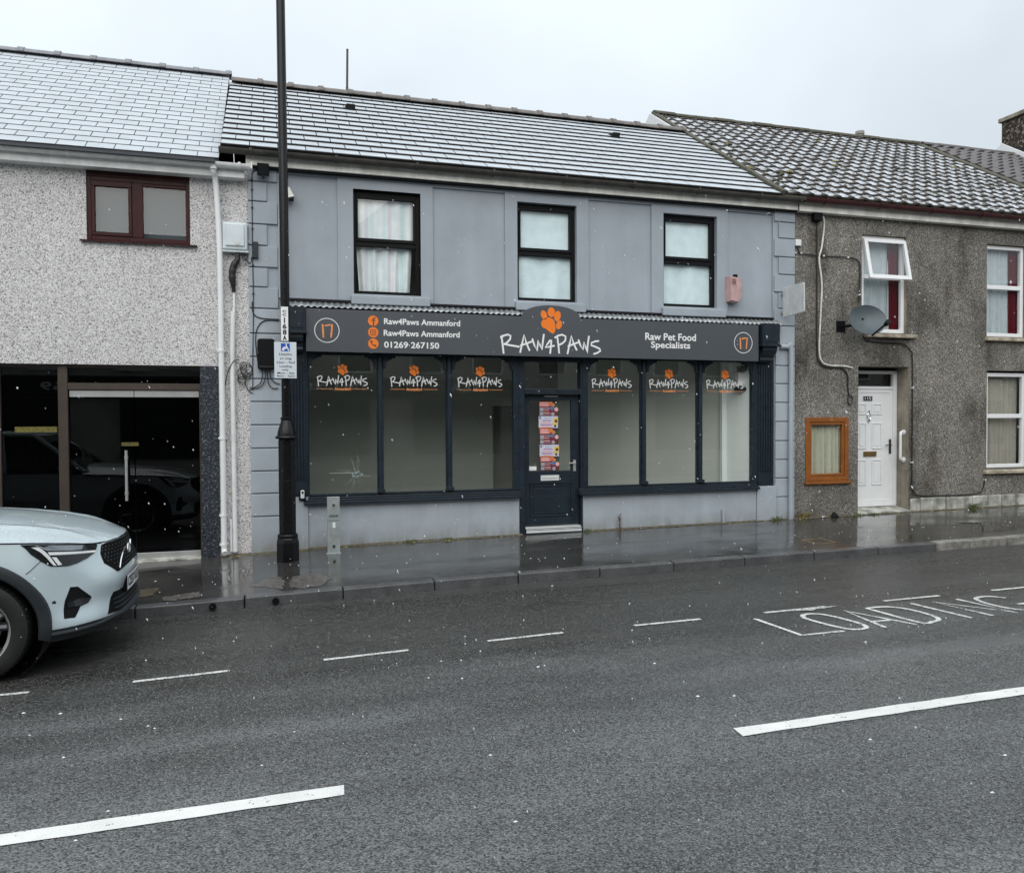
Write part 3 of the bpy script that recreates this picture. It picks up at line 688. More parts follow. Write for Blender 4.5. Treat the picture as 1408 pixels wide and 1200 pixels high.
# granite pier
mb = MB(); mb.box(-.819, -.6055, -.008, .2, -.6, 2.195); build('granite_pier', mb, MAT['granite'], H1, bevel=.004)
# bronze frame of the shopfront
mb = MB()
for x in (-2.39, -3.087, -4.2, -5.3, -6.4): mb.box(x, x+.103, .06, .14, -.6, 2.197)
mb.box(-2.287, -.82, .064, .136, 1.90, 1.981)
mb.box(-.838, -.8195, .065, .135, -.6, 1.90); mb.box(-2.287, -.82, .066, .134, 2.165, 2.197)
for a, b in ((-6.297, -5.3), (-5.197, -4.2), (-4.097, -3.087), (-2.984, -2.39)):
    mb.box(a, b, .066, .134, 2.165, 2.197); mb.box(a, b, .066, .134, -.6, .02)
build('shopfront_frame', mb, MAT['alu'], H1, bevel=.003)
for a, b in ((-6.297, -5.3), (-5.197, -4.2), (-4.097, -3.087), (-2.984, -2.39)): pane(H1, a, b, .02, 2.165, .1, 'pane_dark', 'shop_pane')
pane(H1, -2.287, -.82, 1.981, 2.165, .1, 'pane_dark', 'fanlight_pane')
for i, (a, b) in enumerate(((-2.274, -1.578), (-1.570, -.842))):
    d = pane(H1, a+.003, b-.003, pave_z(b)+.085, 1.815, .1, 'pane_dark', 'glass_door')
    mb = MB(); mb.box(a, b, .085, .118, 1.815, 1.893); build('door_rail', mb, MAT['steel'], d, bevel=.002)
    mb = MB(); mb.box(a, b, .085, .118, pave_z(b)-.01, pave_z(b)+.085); build('door_rail', mb, MAT['steel'], d, bevel=.002)
    xh = -1.66 if i == 0 else -1.49
    if i == 0:
        mb = MB(); mb.tube([(xh, .02, .57), (xh, .02, 1.175)], .017, 12)
        for z in (.66, 1.09): mb.tube([(xh, .02, z), (xh, .1, z)], .011, 8)
        for z in (.66, 1.09): mb.tube([(xh, .02, z-.02), (xh, .02, z+.02)], .021, 12)
        build('handle', mb, MAT['steel'], d, smooth=True)
mb = MB(); mb.hexa([(-2.28, -.06, pave_z(-2.28)-.02), (-.83, -.06, pave_z(-.83)-.02), (-.83, .16, pave_z(-.83)-.02), (-2.28, .16, pave_z(-2.28)-.02),
  (-2.28, -.06, pave_z(-2.28)+.012), (-.83, -.06, pave_z(-.83)+.012), (-.83, .16, pave_z(-.83)+.03), (-2.28, .16, pave_z(-2.28)+.03)])
build('threshold', mb, MAT['plinth'], H1, bevel=.004)
# faint gilt label on the glass, its print too faded to read
mb = MB(); mb.box(-1.72, -1.53, .079, .0835, 1.225, 1.27); build('door_label', mb, M('dull_gilt_label', (.10, .085, .02), .5, var=.5, vs=40), H1)
mb = MB(); mb.box(-2.85, -2.41, .092, .097, 1.40, 1.465); build('window_label', mb, M('faded_yellow_label', (.13, .115, .022), .5, var=.5, vs=40), H1)
# dark room behind
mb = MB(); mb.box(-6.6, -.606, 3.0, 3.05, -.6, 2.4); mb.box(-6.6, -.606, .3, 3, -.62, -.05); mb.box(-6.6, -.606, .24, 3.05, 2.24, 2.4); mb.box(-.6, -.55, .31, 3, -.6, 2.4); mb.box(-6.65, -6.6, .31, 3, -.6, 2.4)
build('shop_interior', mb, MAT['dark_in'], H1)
# maroon window
mb = MB(); ring(mb, -2.045, -.909, 3.672, 4.42, .05, .02, .068); mb.box(-1.555, -1.435, .018, .066, 3.722, 4.37)
mb.box(-1.995, -1.555, .012, .06, 3.725, 3.762); mb.box(-1.995, -1.555, .012, .06, 4.305, 4.368); mb.box(-1.995, -1.955, .0125, .06, 3.762, 4.305)
mb.box(-1.595, -1.557, .0125, .06, 3.762, 4.305); mb.box(-1.435, -.959, .022, .06, 4.335, 4.369)
w1 = build('window', mb, MAT['mar'], H1, bevel=.004)
pane(w1, -1.955, -1.595, 3.76, 4.307, .04); pane(w1, -1.435, -.959, 3.72, 4.338, .045)
mb = MB(); mb.box(-2.045, -.909, .015, .068, 4.4205, 4.512); build('head_panel', mb, MAT['mar'], w1, bevel=.003)
mb = MB(); mb.hexa([(-2.11, -.05, 3.638), (-.83, -.05, 3.638), (-.83, .015, 3.648), (-2.11, .015, 3.648), (-2.11, -.05, 3.652), (-.83, -.05, 3.652), (-.83, .015, 3.671), (-2.11, .015, 3.671)])
build('window_sill', mb, MAT['mar'], w1, bevel=.002)
mb = MB(); mb.box(-2.04, -.915, .10, .105, 3.67, 4.5); build('blind', mb, MAT['frost'], w1)
# eaves
mb = MB(); mb.box(LX, -.27, -.155, -.135, 4.478, 4.615); mb.box(LX, -.272, -.134, -.001, 4.480, 4.494); build('fascia_board', mb, MAT['upvc_dirty'], H1, bevel=.003)
gutter(H1, LX, -.18, -.215, 4.622, .055, MAT['upvc_dirty'], .93)
mb = MB(); mb.box(-.192, -.176, -.275, -.155, 4.565, 4.65); build('gutter_end', mb, MAT['upvc_dirty'], H1, bevel=.004)
# white downpipe, a little out of plumb
mb = MB(); mb.tube(smooth_path([(-.622, -.215, 4.575), (-.622, -.20, 4.52), (-.60, -.11, 4.35), (-.57, -.075, 3.6), (-.565, -.07, 2.4), (-.56, -.07, 1.0), (-.56, -.07, -.02)], 5), .034, 14)
mb.tube([(-.56, -.07, -.02), (-.56, -.075, -.07), (-.55, -.13, -.10)], .034, 14); mb.tube([(-.622, -.215, 4.585), (-.622, -.215, 4.54)], .042, 14)
dp = build('downpipe', mb, MAT['upvc'], H1, smooth=True)
for z in (2.38, 1.31, .36, .0):
    mb = MB(); mb.tube([(-.565, -.07, z-.015), (-.565, -.07, z+.015)], .040, 14); mb.box(-.615, -.515, -.04, 0, z-.012, z+.012); build('pipe_clip', mb, MAT['upvc'], dp)
# grey conduit
mb = MB(); mb.tube([(-.41, -.025, 3.14), (-.415, -.025, 2.86)], .016, 10); mb.tube(smooth_path([(-.425, -.032, 2.87), (-.44, -.032, 2.2), (-.437, -.032, 1.0), (-.43, -.032, -.1)], 4), .030, 12)
mb.box(-.49, -.466, -.03, -.001, -.10, .30)
build('conduit', mb, MAT['upvc_dirty'], H1, smooth=True)
# roof
EA = (-.26, 4.655, 2.9, 6.91)
rf = deck(H1, LX, -.56, *EA, MAT['slate'], rear=True)
mm = [slate_mesh(.30, .25, .009, .0025, [MAT['slate'], MAT['snow']], .192, tail=.013) for _ in range(3)]
lay(rf, mm, 'slate', LX+.1, -.555, *EA, .30, .192, tilt=0.0, key=lambda c: abs(c.x+1.6)+c.y*.2, jit=.0015, rj=.0012)
mb = MB(); L_, u_, n_ = roof_frame(*EA); mb.prism([(-.31, 4.60), (-.26, 4.600), (-.2, 4.645), (-.255, 4.665)], LX, -.6, 'x'); build('eaves_strip', mb, MAT['slate'], rf)
ridge_tiles(rf, LX, -.53, 2.9, 6.93, .46, .10, MAT['ridge2'])
party(H1, LX, -.26, 4.6, 6.0, MAT['reveal'])
mb = MB(); mb.prism([(.25, -.6), (6, -.6), (6, 4.6), (2.9, 6.85), (.25, 4.9)], LX-.02, LX+.2, 'x'); build('gable_wall', mb, MAT['dash'], H1)
# things fixed to this wall
t = thing('meter_cabinet', 'pale plastic utility box high on the pebbledash beside the white downpipe', 'utility box', (-.39, 0, 3.6))
mb = MB(); mb.box(-.535, -.245, -.10, 0, 3.615, 3.955); build('case', mb, MAT['cab'], t, bevel=.02, seg=3)
mb = MB(); mb.box(-.50, -.28, -.118, -.1005, 3.66, 3.93); build('lid', mb, MAT['cab'], t, bevel=.016, seg=2)
mb = MB(); mb.box(-.55, -.235, -.085, -.0, 3.59, 3.614); build('base_plate', mb, MAT['cab'], t, bevel=.004)
mb = MB(); mb.tube([(-.36, -.119, 3.70), (-.36, -.124, 3.70)], .026, 14); mb.box(-.385, -.335, -.126, -.1185, 3.695, 3.705); build('lock', mb, MAT['steel'], t)
t = thing('cable_bundle', 'black taped cable bundle hanging under the pale utility box', 'cable', (-.42, -.04, 3.1))
mb = MB(); P = smooth_path([(-.36, -.05, 3.6), (-.37, -.05, 3.5), (-.415, -.05, 3.42), (-.43, -.05, 3.3), (-.42, -.045, 3.2), (-.412, -.035, 3.11)], 5)
rs = [.02+.022*math.sin(PI*min(1, i/(len(P)-1)))+random.uniform(-.004, .004) for i in range(len(P))]
mb.tube(P, rs, 9); mb.tube(smooth_path([(-.3, -.05, 3.6), (-.31, -.06, 3.53), (-.27, -.05, 3.5), (-.25, -.04, 3.56)], 5), .006, 6); mb.tube(smooth_path([(-.28, -.05, 3.6), (-.29, -.06, 3.55), (-.22, -.03, 3.47), (-.2, -.035, 3.55)], 5), .006, 6)
build('taped_cable', mb, MAT['cable'], t, smooth=True)
t = thing('coiled_wires', 'tangle of coiled wires on the pebbledash corner beside the black box', 'cable', (-.28, -.04, 2.1))
mb = MB(); rr = random.Random(4)
for k in range(7):
    c0 = (-.30+rr.uniform(-.03, .03), 2.20-.03*k); ra = rr.uniform(.04, .075)
    mb.tube([(c0[0]+ra*math.cos(a*.5+k), -.03-.012*rr.random(), c0[1]+ra*1.1*math.sin(a*.5+k)) for a in range(14)], .005, 5)
mb.tube(smooth_path([(-.36, -.03, 2.28), (-.43, -.06, 2.25), (-.50, -.05, 2.1), (-.53, -.04, 1.95)], 6), .006, 6)
mb.tube(smooth_path([(-.30, -.03, 2.0), (-.26, -.03, 1.9), (-.2, -.03, 1.86)], 6), .006, 6)
build('wire', mb, MAT['cable'], t)
# ================================================================== MIDDLE: GREY-PAINTED SHOP
H2 = thing('shop_building', 'grey painted two-storey shop with dark blue-black shopfront and snowy roof', 'building', (3.5, .3, -.07))
SX0, SX1 = -.235, 7.68
mb = MB()
holes = [(.222, .852, 3.06, 4.62, .03, True), (2.089, 3.085, 3.055, 4.60, .03, True), (4.309, 5.285, 3.05, 4.60, .03, True), (6.531, 7.31, 3.045, 4.60, .03, True),
         (1.05, 1.925, 3.155, 4.50, .17, False, 1), (3.261, 4.13, 3.155, 4.50, .17, False), (5.475, 6.353, 3.155, 4.50, .17, False), (.22, 7.33, -.7, 2.95, .02, False)]
wall_grid(mb, SX0, SX1, -.7, 4.70, holes)
wall = build('wall', mb, [MAT['grey'], MAT['black']], H2)
mb = MB(); mb.box(SX0, .22, .02, .22, -.7, 2.95); mb.box(7.33, SX1, .02, .22, -.7, 2.95); build('return_wall', mb, MAT['grey2'], H2)
# rusticated corner blocks
qz = [4.70, 4.49, 4.245, 3.965, 3.70, 3.43, 3.185, 2.92, 2.61, 2.32, 2.045, 1.76, 1.47, 1.178, .892, .61, .323, -.3]
for side in (0, 1):
    for i, (a, b) in enumerate(zip(qz, qz[1:])):
        up = b > 2.7
        if side == 0: x0, x1 = SX0-.004, (.112 if (i % 2 == 0) else -.012) if up else .20
        else: x0, x1 = ((7.325 if i % 2 == 0 else 7.40) if up else 7.345), SX1+.004
        if side == 0 and -.0 < b < .5: x1 = .19
        mb = MB(); mb.box(x0, x1, -.026, -.0005, b+.007, a-.007); build('quoin_block', mb, MAT['grey'] if up else MAT['grey2'], H2, bevel=.008, seg=2)
mb = MB(); mb.box(.118, .216, -.024, -.0005, 3.06, 4.62); build('corner_pilaster', mb, MAT['grey'], H2, bevel=.003)
# upper windows
ups = [(1.05, 1.925, 'stripe'), (3.261, 4.13, 'sheet'), (5.475, 6.353, 'sheet')]
for i, (a, b, cm) in enumerate(ups):
    mb = MB(); ring(mb, a, b, 3.155, 4.50, 0, .072, .135, fws=(.042, .05, .05, .065)); mb.box(a+.042, b-.05, .075, .133, 3.785, 3.845)
    wn = build('window', mb, MAT['black'], H2, bevel=.004)
    mb = MB(); ring(mb, a+.043, b-.051, 3.846, 4.434, 0, .059, .117, fws=(.024, .034, .045, .03)); build('sash', mb, MAT['black'], wn, bevel=.004)
    pane(wn, a+.067, b-.085, 3.891, 4.404, .092); pane(wn, a+.042, b-.05, 3.205, 3.785, .107)
    if i == 0:
        drape(wn, a+.06, b-.05, 3.86, 4.46, .140, cm, 5, .010, 3); drape(wn, a+.05, b-.085, 3.215, 3.84, .16, cm, 5, .026, 8, fl=-.10)
    else:
        drape(wn, a+.03, b-.03, 3.86, 4.46, .13, cm, 2, .006, 11+i); drape(wn, a+.03, b-.045, 3.18, 3.84, .145, cm, 2, .016, 15+i)
    mb = MB(); mb.hexa([(a-.04, -.075, 3.012), (b+.11, -.075, 3.012), (b+.11, .1, 3.012), (a-.04, .1, 3.012), (a-.04, -.075, 3.125), (b+.11, -.075, 3.125), (b+.11, .1, 3.154), (a-.04, .1, 3.154)])
    build('window_sill', mb, MAT['grey'], wn, bevel=.01, seg=2)
    mb = MB(); mb.box(a-.1, b+.1, .9, .95, 3.0, 4.6); build('room_back', mb, MAT['wall_in'], wn)
# eaves
mb = MB(); mb.box(SX0-.02, SX1-.01, -.115, -.09, 4.662, 4.80); mb.box(SX0-.018, SX1-.012, -.089, -.001, 4.664, 4.676); build('fascia_board', mb, MAT['fasc'], H2, bevel=.003)
mb = MB(); mb.box(SX0, SX1, -.085, -.0005, 4.642, 4.662); build('soffit', mb, MAT['black'], H2)  # black strip put in for the shadow line beneath the fascia
gutter(H2, -.56, SX1, -.20, 4.81, .058, MAT['brgut'], 1.02)
ES = (-.23, 4.825, 2.73, 6.74)
rf2 = deck(H2, -.54, 7.32, *ES, MAT['slate2'], rear=True)
mm = [slate_mesh(.333, .31, .026, .0035, [MAT['slate2'], MAT['snow']], .255, tail=.032, name='slate') for _ in range(2)]
lay(rf2, mm, 'slate', -.54, 7.30, *ES, .333, .2555, tilt=0.0, jit=.002, rj=.0015, lift=.002)
ridge_tiles(rf2, -.52, 7.3, 2.73, 6.775, .455, .115, MAT['ridge'], collar=True)
for x in (1.213, 5.58):
    L_, u_, n_ = roof_frame(*ES); c = Vector((x, ES[0], ES[1])) + u_*2.62 + n_*.03
    mb = MB(); M_ = Matrix.Translation(c) @ Matrix.Rotation(math.atan2(u_.z, u_.y), 4, 'X')
    mb.hexa([M_ @ Vector(p) for p in [(-.075, -.08, -.02), (.075, -.08, -.02), (.075, .12, -.02), (-.075, .12, -.02), (-.065, -.08, .075), (.065, -.08, .075), (.05, .10, .012), (-.05, .10, .012)]])
    build('roof_vent', mb, MAT['slate2'], rf2, bevel=.006)
party(H2, SX0, SX1, 4.7, 5.9, MAT['reveal'])
mb = MB()
for x in (SX0+.001, SX1-.2): mb.prism([(.23, -.6), (5.9, -.6), (5.9, 4.7), (2.75, 6.6), (.23, 4.75)], x, x+.199, 'x')
build('party_wall', mb, MAT['wall_in'], H2)

# ---- shopfront
mb = MB()
mb.box(.451, 3.262, -.03, .14, -.6, .455); mb.box(4.205, 7.005, -.03, .14, -.6, .455)
build('stall_riser', mb, MAT['grey2'], H2, bevel=.004)
mb = MB(); mb.box(.222, .449, -.058, .1, -.6, .553); build('pilaster_base', mb, MAT['grey2'], H2, bevel=.005)
mb = MB(); mb.box(7.007, 7.342, -.058, .1, -.6, .497); build('pilaster_base', mb, MAT['grey2'], H2, bevel=.005)
for a, b, z in ((.395, 3.268, .452), (4.133, 7.025, .458)):
    mb = MB(); mb.box(a, b, -.11, .10, z, z+.038); mb.box(a+.004, b-.004, -.075, .099, z+.0385, z+.064); mb.box(a+.008, b-.008, -.04, .098, z+.0645, z+.09)
    build('shop_sill', mb, MAT['anth'], H2, bevel=.006, seg=2)
for a, b, zb, cz in ((.224, .461, .555, 2.62), (7.043, 7.31, .499, 2.60)):
    mb = MB(); mb.box(a, b, -.03, .1, zb, cz)
    k = 5; wv = (b-a-.05)/k
    for i in range(k): mb.box(a+.025+wv*i+.008, a+.025+wv*(i+1)-.008, -.046, -.0305, zb+.22, cz-.28)
    pl_ = build('pilaster', mb, MAT['anth'], H2, bevel=.006, seg=2)
    x0, x1 = (a-.065, b-.028) if a < 1 else (a-.075, b-.045)
    mb = MB(); mb.box(x0, x1, -.245, .0, cz+.012, 2.925); mb.box(x0-.012, x1+.012, -.262, -.001, cz-.018, cz+.0115)
    mb.box(x0+.03, x1-.03, -.252, -.2455, cz+.05, 2.88)
    build('corbel', mb, MAT['anth'], pl_, bevel=.008, seg=2)
    mb = MB(); prof = [(-.001, cz-.019), (-.225, cz-.019), (-.225, cz-.07), (-.20, cz-.11), (-.155, cz-.14), (-.135, cz-.18), (-.14, cz-.21), (-.11, cz-.24), (-.06, cz-.235), (-.03, cz-.25), (-.001, cz-.25)]
    mb.prism(prof, x0+.03, x1-.03, 'x'); build('scroll', mb, MAT['anth'], pl_, bevel=.006, seg=2)
mb = MB(); mb.box(.462, 6.96, -.165, .10, 2.425, 2.905); build('fascia_box', mb, MAT['anth'], H2)
def spandrel(mb, x, z, s_, y0, y1):
    P = [(0, 0), (.16, 0), (.16, -.026), (.115, -.03), (.112, -.046), (.075, -.056), (.048, -.084), (.036, -.12), (.03, -.165), (0, -.165)]
    P = [(x+s_*p[0], z+p[1]) for p in P]; mb.prism(P if s_ > 0 else P[::-1], y0, y1, 'y')
def raw_strokes(mb, X0, W_, Z1, H_, y, m, wmul=1.0):
    st = [[(483, 345), (490, 400), (497, 461)], [(478, 352), (500, 341), (528, 334), (548, 342), (545, 366), (522, 390), (503, 400)], [(503, 400), (545, 408), (608, 418)],
          [(618, 456), (632, 395), (647, 336), (662, 390), (685, 442)], [(622, 409), (660, 398), (700, 383)],
          [(708, 366), (722, 408), (740, 449), (752, 372), (764, 408), (777, 441), (784, 390), (792, 334)],
          [(838, 374), (820, 398), (803, 424), (835, 418), (868, 412)], [(848, 376), (844, 420), (839, 463)],
          [(892, 344), (900, 400), (906, 461)], [(876, 354), (900, 340), (930, 334), (956, 346), (952, 376), (930, 396), (905, 406)],
          [(970, 466), (985, 400), (1000, 341), (1015, 395), (1038, 441)], [(976, 414), (1010, 402), (1052, 388)],
          [(1054, 372), (1068, 410), (1086, 440), (1098, 385), (1108, 425), (1118, 466), (1124, 400), (1133, 346)],
          [(1206, 378), (1180, 381), (1152, 392), (1150, 408), (1185, 420), (1216, 434), (1222, 448), (1200, 462), (1172, 470)]]
    for i, s_ in enumerate(st):
        P = [(X0+(x-475)/755*W_, Z1-((z-(x-475)*.0225)-335)/120*H_) for x, z in s_]
        mb.stroke(P, W_*.0155*wmul, y - i*.00006, m=m)
def paw(mb, cx, cz, h, y, m=0):
    k = h/188.0; T = lambda x, z: (cx+(x-862)*k, cz-(z-221)*k)
    for x, z, ra, rb, ro in ((806, 182, 23, 33, .35), (862, 161, 28, 35, .0), (909, 187, 25, 38, -.22), (921, 250, 22, 33, -.35)):
        c = T(x, z); mb.disc(c[0], c[1], ra*k, y, rb=rb*k, rot=ro, m=m)
    P = smooth_path([(*T(*p), 0) for p in [(783, 240), (800, 215), (840, 199), (878, 214), (892, 250), (892, 290), (876, 314), (850, 303), (820, 282), (792, 268), (783, 240)]], 4)[:-1]
    mb.poly([(p.x, y, p.y) for p in P], m)
panes = [((.473, 1.337), (1.417, 2.255), (2.337, 3.191)), ((4.287, 5.113), (5.203, 6.027), (6.117, 6.945))]
dec = [(.577, 1.222), (1.515, 2.145), (2.419, 3.045), (4.362, 4.982), (5.258, 5.894), (6.19, 6.825)]
for side in (0, 1):
    ps = panes[side]; xa, xb = ((.462, 3.262), (4.206, 7.042))[side]
    mb = MB()
    mb.box(xa, ps[0][0], -.02, .07, .55, 2.42); mb.box(ps[2][1], xb, -.02, .07, .55, 2.42)
    mb.box(ps[0][0], ps[2][1], -.018, .068, 2.36, 2.419); mb.box(ps[0][0], ps[2][1], -.0, .068, .55, .578)
    sw = build('shop_window', mb, MAT['anth'], H2, bevel=.005)
    for k in (0, 1):
        xm = (ps[k][1]+ps[k+1][0])/2; mb = MB()
        mb.tube([(xm, -.002, .58), (xm, -.002, 2.355)], .033, 14); mb.box(ps[k][1]-.002, ps[k+1][0]+.002, .02, .066, .5785, 2.3595); mb.box(xm-.05, xm+.05, -.045, .0195, .5785, .625)
        build('mullion', mb, MAT['anth'], sw, bevel=.003)
    for a, b in ps:
        for xx, sg in ((a, 1), (b, -1)):
            mb = MB(); spandrel(mb, xx, 2.3595, sg, -.012, .022); build('corner_bracket', mb, MAT['anth'], sw)
        pane(sw, a, b, .578, 2.36, .032)
    for j in range(3):
        a, b = dec[side*3+j]; c = (a+b)/2
        mb = MB(); paw(mb, c, 2.175, .148, .0285); build('paw_decal', mb, MAT['orange'], sw, recalc=False)
        mb = MB(); raw_strokes(mb, a, b-a, 2.090, .120, .0285, 0, 1.3); build('lettering', mb, MAT['white'], sw, recalc=False)
        mb = MB(); add_text(mb, 'Ammanford', c-.105, c+.105, 1.908, 1.948, .0285, bold=.03); mb.box(a, c-.125, .028, .0286, 1.924, 1.929); mb.box(c+.125, b, .028, .0286, 1.924, 1.929)
        build('place_lettering', mb, MAT['orange2'], sw, recalc=False)
    if side == 0:   # shattered spot in the left-hand pane
        mb = MB(); rr = random.Random(5); c = (1.07, .82)
        for k in range(46):
            a = rr.uniform(0, 2*PI); r_ = rr.uniform(.0, .055); x = c[0]+r_*1.3*math.cos(a); z = c[1]+r_*.75*math.sin(a); q = rr.uniform(.006, .017); t0 = rr.uniform(0, 6)
            mb.poly([(x+q*math.cos(t0+j*2.1), .0285, z+q*math.sin(t0+j*2.1)) for j in range(3)])
        build('shattered_glass', mb, M('crushed_glass', (.42, .58, .54), .3, var=.5, vs=120), sw, recalc=False)
        mb = MB()
        for k in range(22):
            a = rr.uniform(0, 2*PI); l_ = rr.uniform(.10, .30)
            pts = [(c[0]+math.cos(a)*l_*q+rr.uniform(-.006, .006), c[1]+math.sin(a)*l_*q*.9+rr.uniform(-.006, .006)) for q in (.15, .5, 1)]
            mb.stroke(pts, .0022, .0287)
        mb.box(.72, 1.05, .0275, .0288, .838, .845)
        build('crack', mb, M('crack_white', (.35, .38, .37), .4), sw, recalc=False)
# ---- door
mb = MB()
mb.box(3.2625, 3.352, -.012, .12, -.2, 2.42); mb.box(4.178, 4.2055, -.012, .12, -.2, 2.42)
mb.box(3.352, 4.178, -.022, .12, 1.868, 1.942); mb.box(3.352, 4.178, -.011, .118, 2.32, 2.419)
df = build('door_frame', mb, MAT['anth'], H2, bevel=.006, seg=2)
pane(df, 3.352, 4.178, 1.942, 2.32, .06)
mb = MB()
dl, dr, db, dt = 3.356, 4.174, .045, 1.864
mb.box(dl, 3.434, .055, .10, db, dt); mb.box(4.058, dr, .055, .10, db, dt); mb.box(3.434, 4.058, .056, .099, 1.785, dt)
mb.box(3.434, 4.058, .056, .099, .62, .80); mb.box(3.434, 4.058, .056, .099, db, .145); mb.box(3.434, 4.058, .072, .095, .145, .62)
ring(mb, 3.45, 4.042, .16, .605, .022, .062, .0715); mb.box(3.50, 3.992, .066, .0715, .20, .565); mb.box(3.434, 4.058, .064, .0718, .44, .446)
door = build('door', mb, MAT['anth'], H2, bevel=.005, seg=2)
pane(door, 3.434, 4.058, .80, 1.785, .082)
mb = MB(); mb.box(3.60, 3.872, .042, .0555, .665, .742); mb.box(3.62, 3.852, .037, .0418, .70, .716); build('letter_plate', mb, MAT['strip'], door, bevel=.003)
mb = MB(); mb.box(4.085, 4.125, .044, .0545, .79, .95); mb.tube([(4.105, .04, .91), (4.105, .0, .91), (4.0, -.002, .905)], .0085, 8); build('door_handle', mb, MAT['steel'], door, bevel=.002)
mb = MB(); mb.box(3.437, 3.548, .078, .0815, .812, .868); build('sticker', mb, MAT['white'], door)
mb = MB(); mb.box(3.66, 3.86, .05, .0555, 1.835, 1.85); build('draught_strip', mb, MAT['steel'], door)
# flyers taped in a column on the glass: flat print
pr = {k: M('print_'+k, c, .5, var=.15, vs=60) for k, c in dict(dark=(.035, .025, .03), red=(.62, .14, .12), pink=(.72, .42, .40), grey=(.34, .34, .38), maroon=(.16, .02, .035), orange=(.68, .22, .03), green=(.03, .09, .05), lilac=(.60, .58, .68), violet=(.40, .24, .46), yellow=(.72, .52, .10), brown=(.10, .04, .012), blue=(.12, .16, .32), white=(.75, .74, .76), sky=(.38, .52, .62)).items()}
PK = list(pr); PM = [pr[k] for k in PK]; ix = {k: i for i, k in enumerate(PK)}
def flyer(kind, zt, h, x0, seed):
    rr = random.Random(seed); w_ = .285; mb = MB(); y = .0772; m = lambda k: ix[k]
    mb.box(x0, x0+w_, y, y+.002, zt-h, zt, m('dark' if kind == 'a' else 'lilac')); cnt = [0]
    def rect(u0, u1, v0, v1, k):
        cnt[0] += 1; yy = y-.0004-.00003*cnt[0]; mb.poly([(x0+w_*u0, yy, zt-h*v1), (x0+w_*u1, yy, zt-h*v1), (x0+w_*u1, yy, zt-h*v0), (x0+w_*u0, yy, zt-h*v0)], m(k))
    def dot(u, v, r, k):
        cnt[0] += 1; mb.disc(x0+w_*u, zt-h*v, r, y-.0004-.00003*cnt[0], n=14, m=m(k))
    if kind == 'a':
        rect(.02, .55, .02, .36, 'red'); rect(.06, .46, .07, .16, 'pink'); rect(.05, .50, .20, .30, 'pink'); dot(.62, .16, .030, 'orange'); dot(.74, .26, .026, 'orange'); dot(.66, .24, .018, 'red'); dot(.90, .28, .026, 'green')
        rect(.03, .98, .40, .97, 'maroon'); rect(.04, .24, .42, .66, 'grey'); rect(.26, .60, .44, .50, 'grey'); rect(.26, .52, .58, .62, 'pink'); dot(.68, .46, .030, 'blue'); dot(.9, .54, .030, 'pink'); dot(.76, .70, .022, 'maroon')
        rect(.04, .22, .72, .94, 'grey'); rect(.24, .55, .74, .79, 'pink'); rect(.24, .58, .86, .90, 'grey'); dot(.72, .86, .026, 'grey'); dot(.9, .9, .02, 'brown')
    else:
        rect(.03, .13, .06, .22, 'blue'); rect(.3, .68, .10, .22, 'sky'); rect(.2, .66, .32, .42, 'violet'); rect(.14, .62, .50, .60, 'pink'); rect(.10, .68, .68, .80, 'violet'); rect(.2, .5, .85, .92, 'pink')
        dot(.88, .36, .040, 'yellow'); dot(.90, .42, .022, 'brown'); rect(.70, .98, .60, .74, 'yellow'); dot(.86, .84, .018, 'brown'); rect(.0, .7, .95, 1.0, 'orange')
    build('flyer', mb, PM, door, recalc=False)
for kind, zt, h, x0, sd_ in (('a', 1.772, .205, 3.588, 1), ('b', 1.566, .165, 3.583, 2), ('a', 1.40, .232, 3.592, 3), ('b', 1.167, .165, 3.596, 4), ('a', 1.001, .197, 3.602, 5)):
    flyer(kind, zt, h, x0, sd_)
mb = MB(); mb.box(3.353, 4.177, -.04, .12, -.12, .01)
tb = build('threshold', mb, MAT['anth'], H2)
mb = MB(); mb.box(3.356, 4.174, -.02, .055, .0105, .03); mb.box(3.356, 4.174, -.045, -.0405, -.045, -.012); mb.box(3.356, 4.174, -.0452, -.0402, -.003, .008)
build('threshold_strip', mb, MAT['strip'], tb, bevel=.002)
# corrugated sheet along the top of the fascia
def csheet(u, v):
    x = .13 + 7.28*u; zf = 2.950 - .0046*(x-.2); zb = 3.035 - .003*x
    return (x, -.166 + .165*v, zf + (zb-zf)*v + .0095*math.sin(x/.075*2*PI))
mb = MB(); mb.grid(csheet, 97*8, 2); n0 = len(mb.v)
mb2 = MB(); mb2.v = list(mb.v); mb2.f = list(mb.f); mb2.m = list(mb.m)
cs = build('corrugated_sheet', mb2, MAT['lead'], H2, smooth=True, auto=60)
so_ = cs.modifiers.new('thick', 'SOLIDIFY'); so_.thickness = .003
mb = MB(); mb.hexa([(.13, -.035, 3.04), (7.31, -.035, 3.016), (7.31, -.0005, 3.016), (.13, -.0005, 3.04), (.13, -.03, 3.062), (7.31, -.03, 3.038), (7.31, -.0005, 3.046), (.13, -.0005, 3.07)])
build('flashing', mb, MAT['black'], H2)
# grey rainwater pipe on the right-hand corner
mb = MB(); mb.tube(smooth_path([(7.40, -.06, 2.60), (7.52, -.06, 2.60), (7.582, -.07, 2.53), (7.583, -.07, 1.2), (7.585, -.07, -.02)], 6), .037, 14)
build('rainwater_pipe', mb, MAT['grey2'], H2, smooth=True)
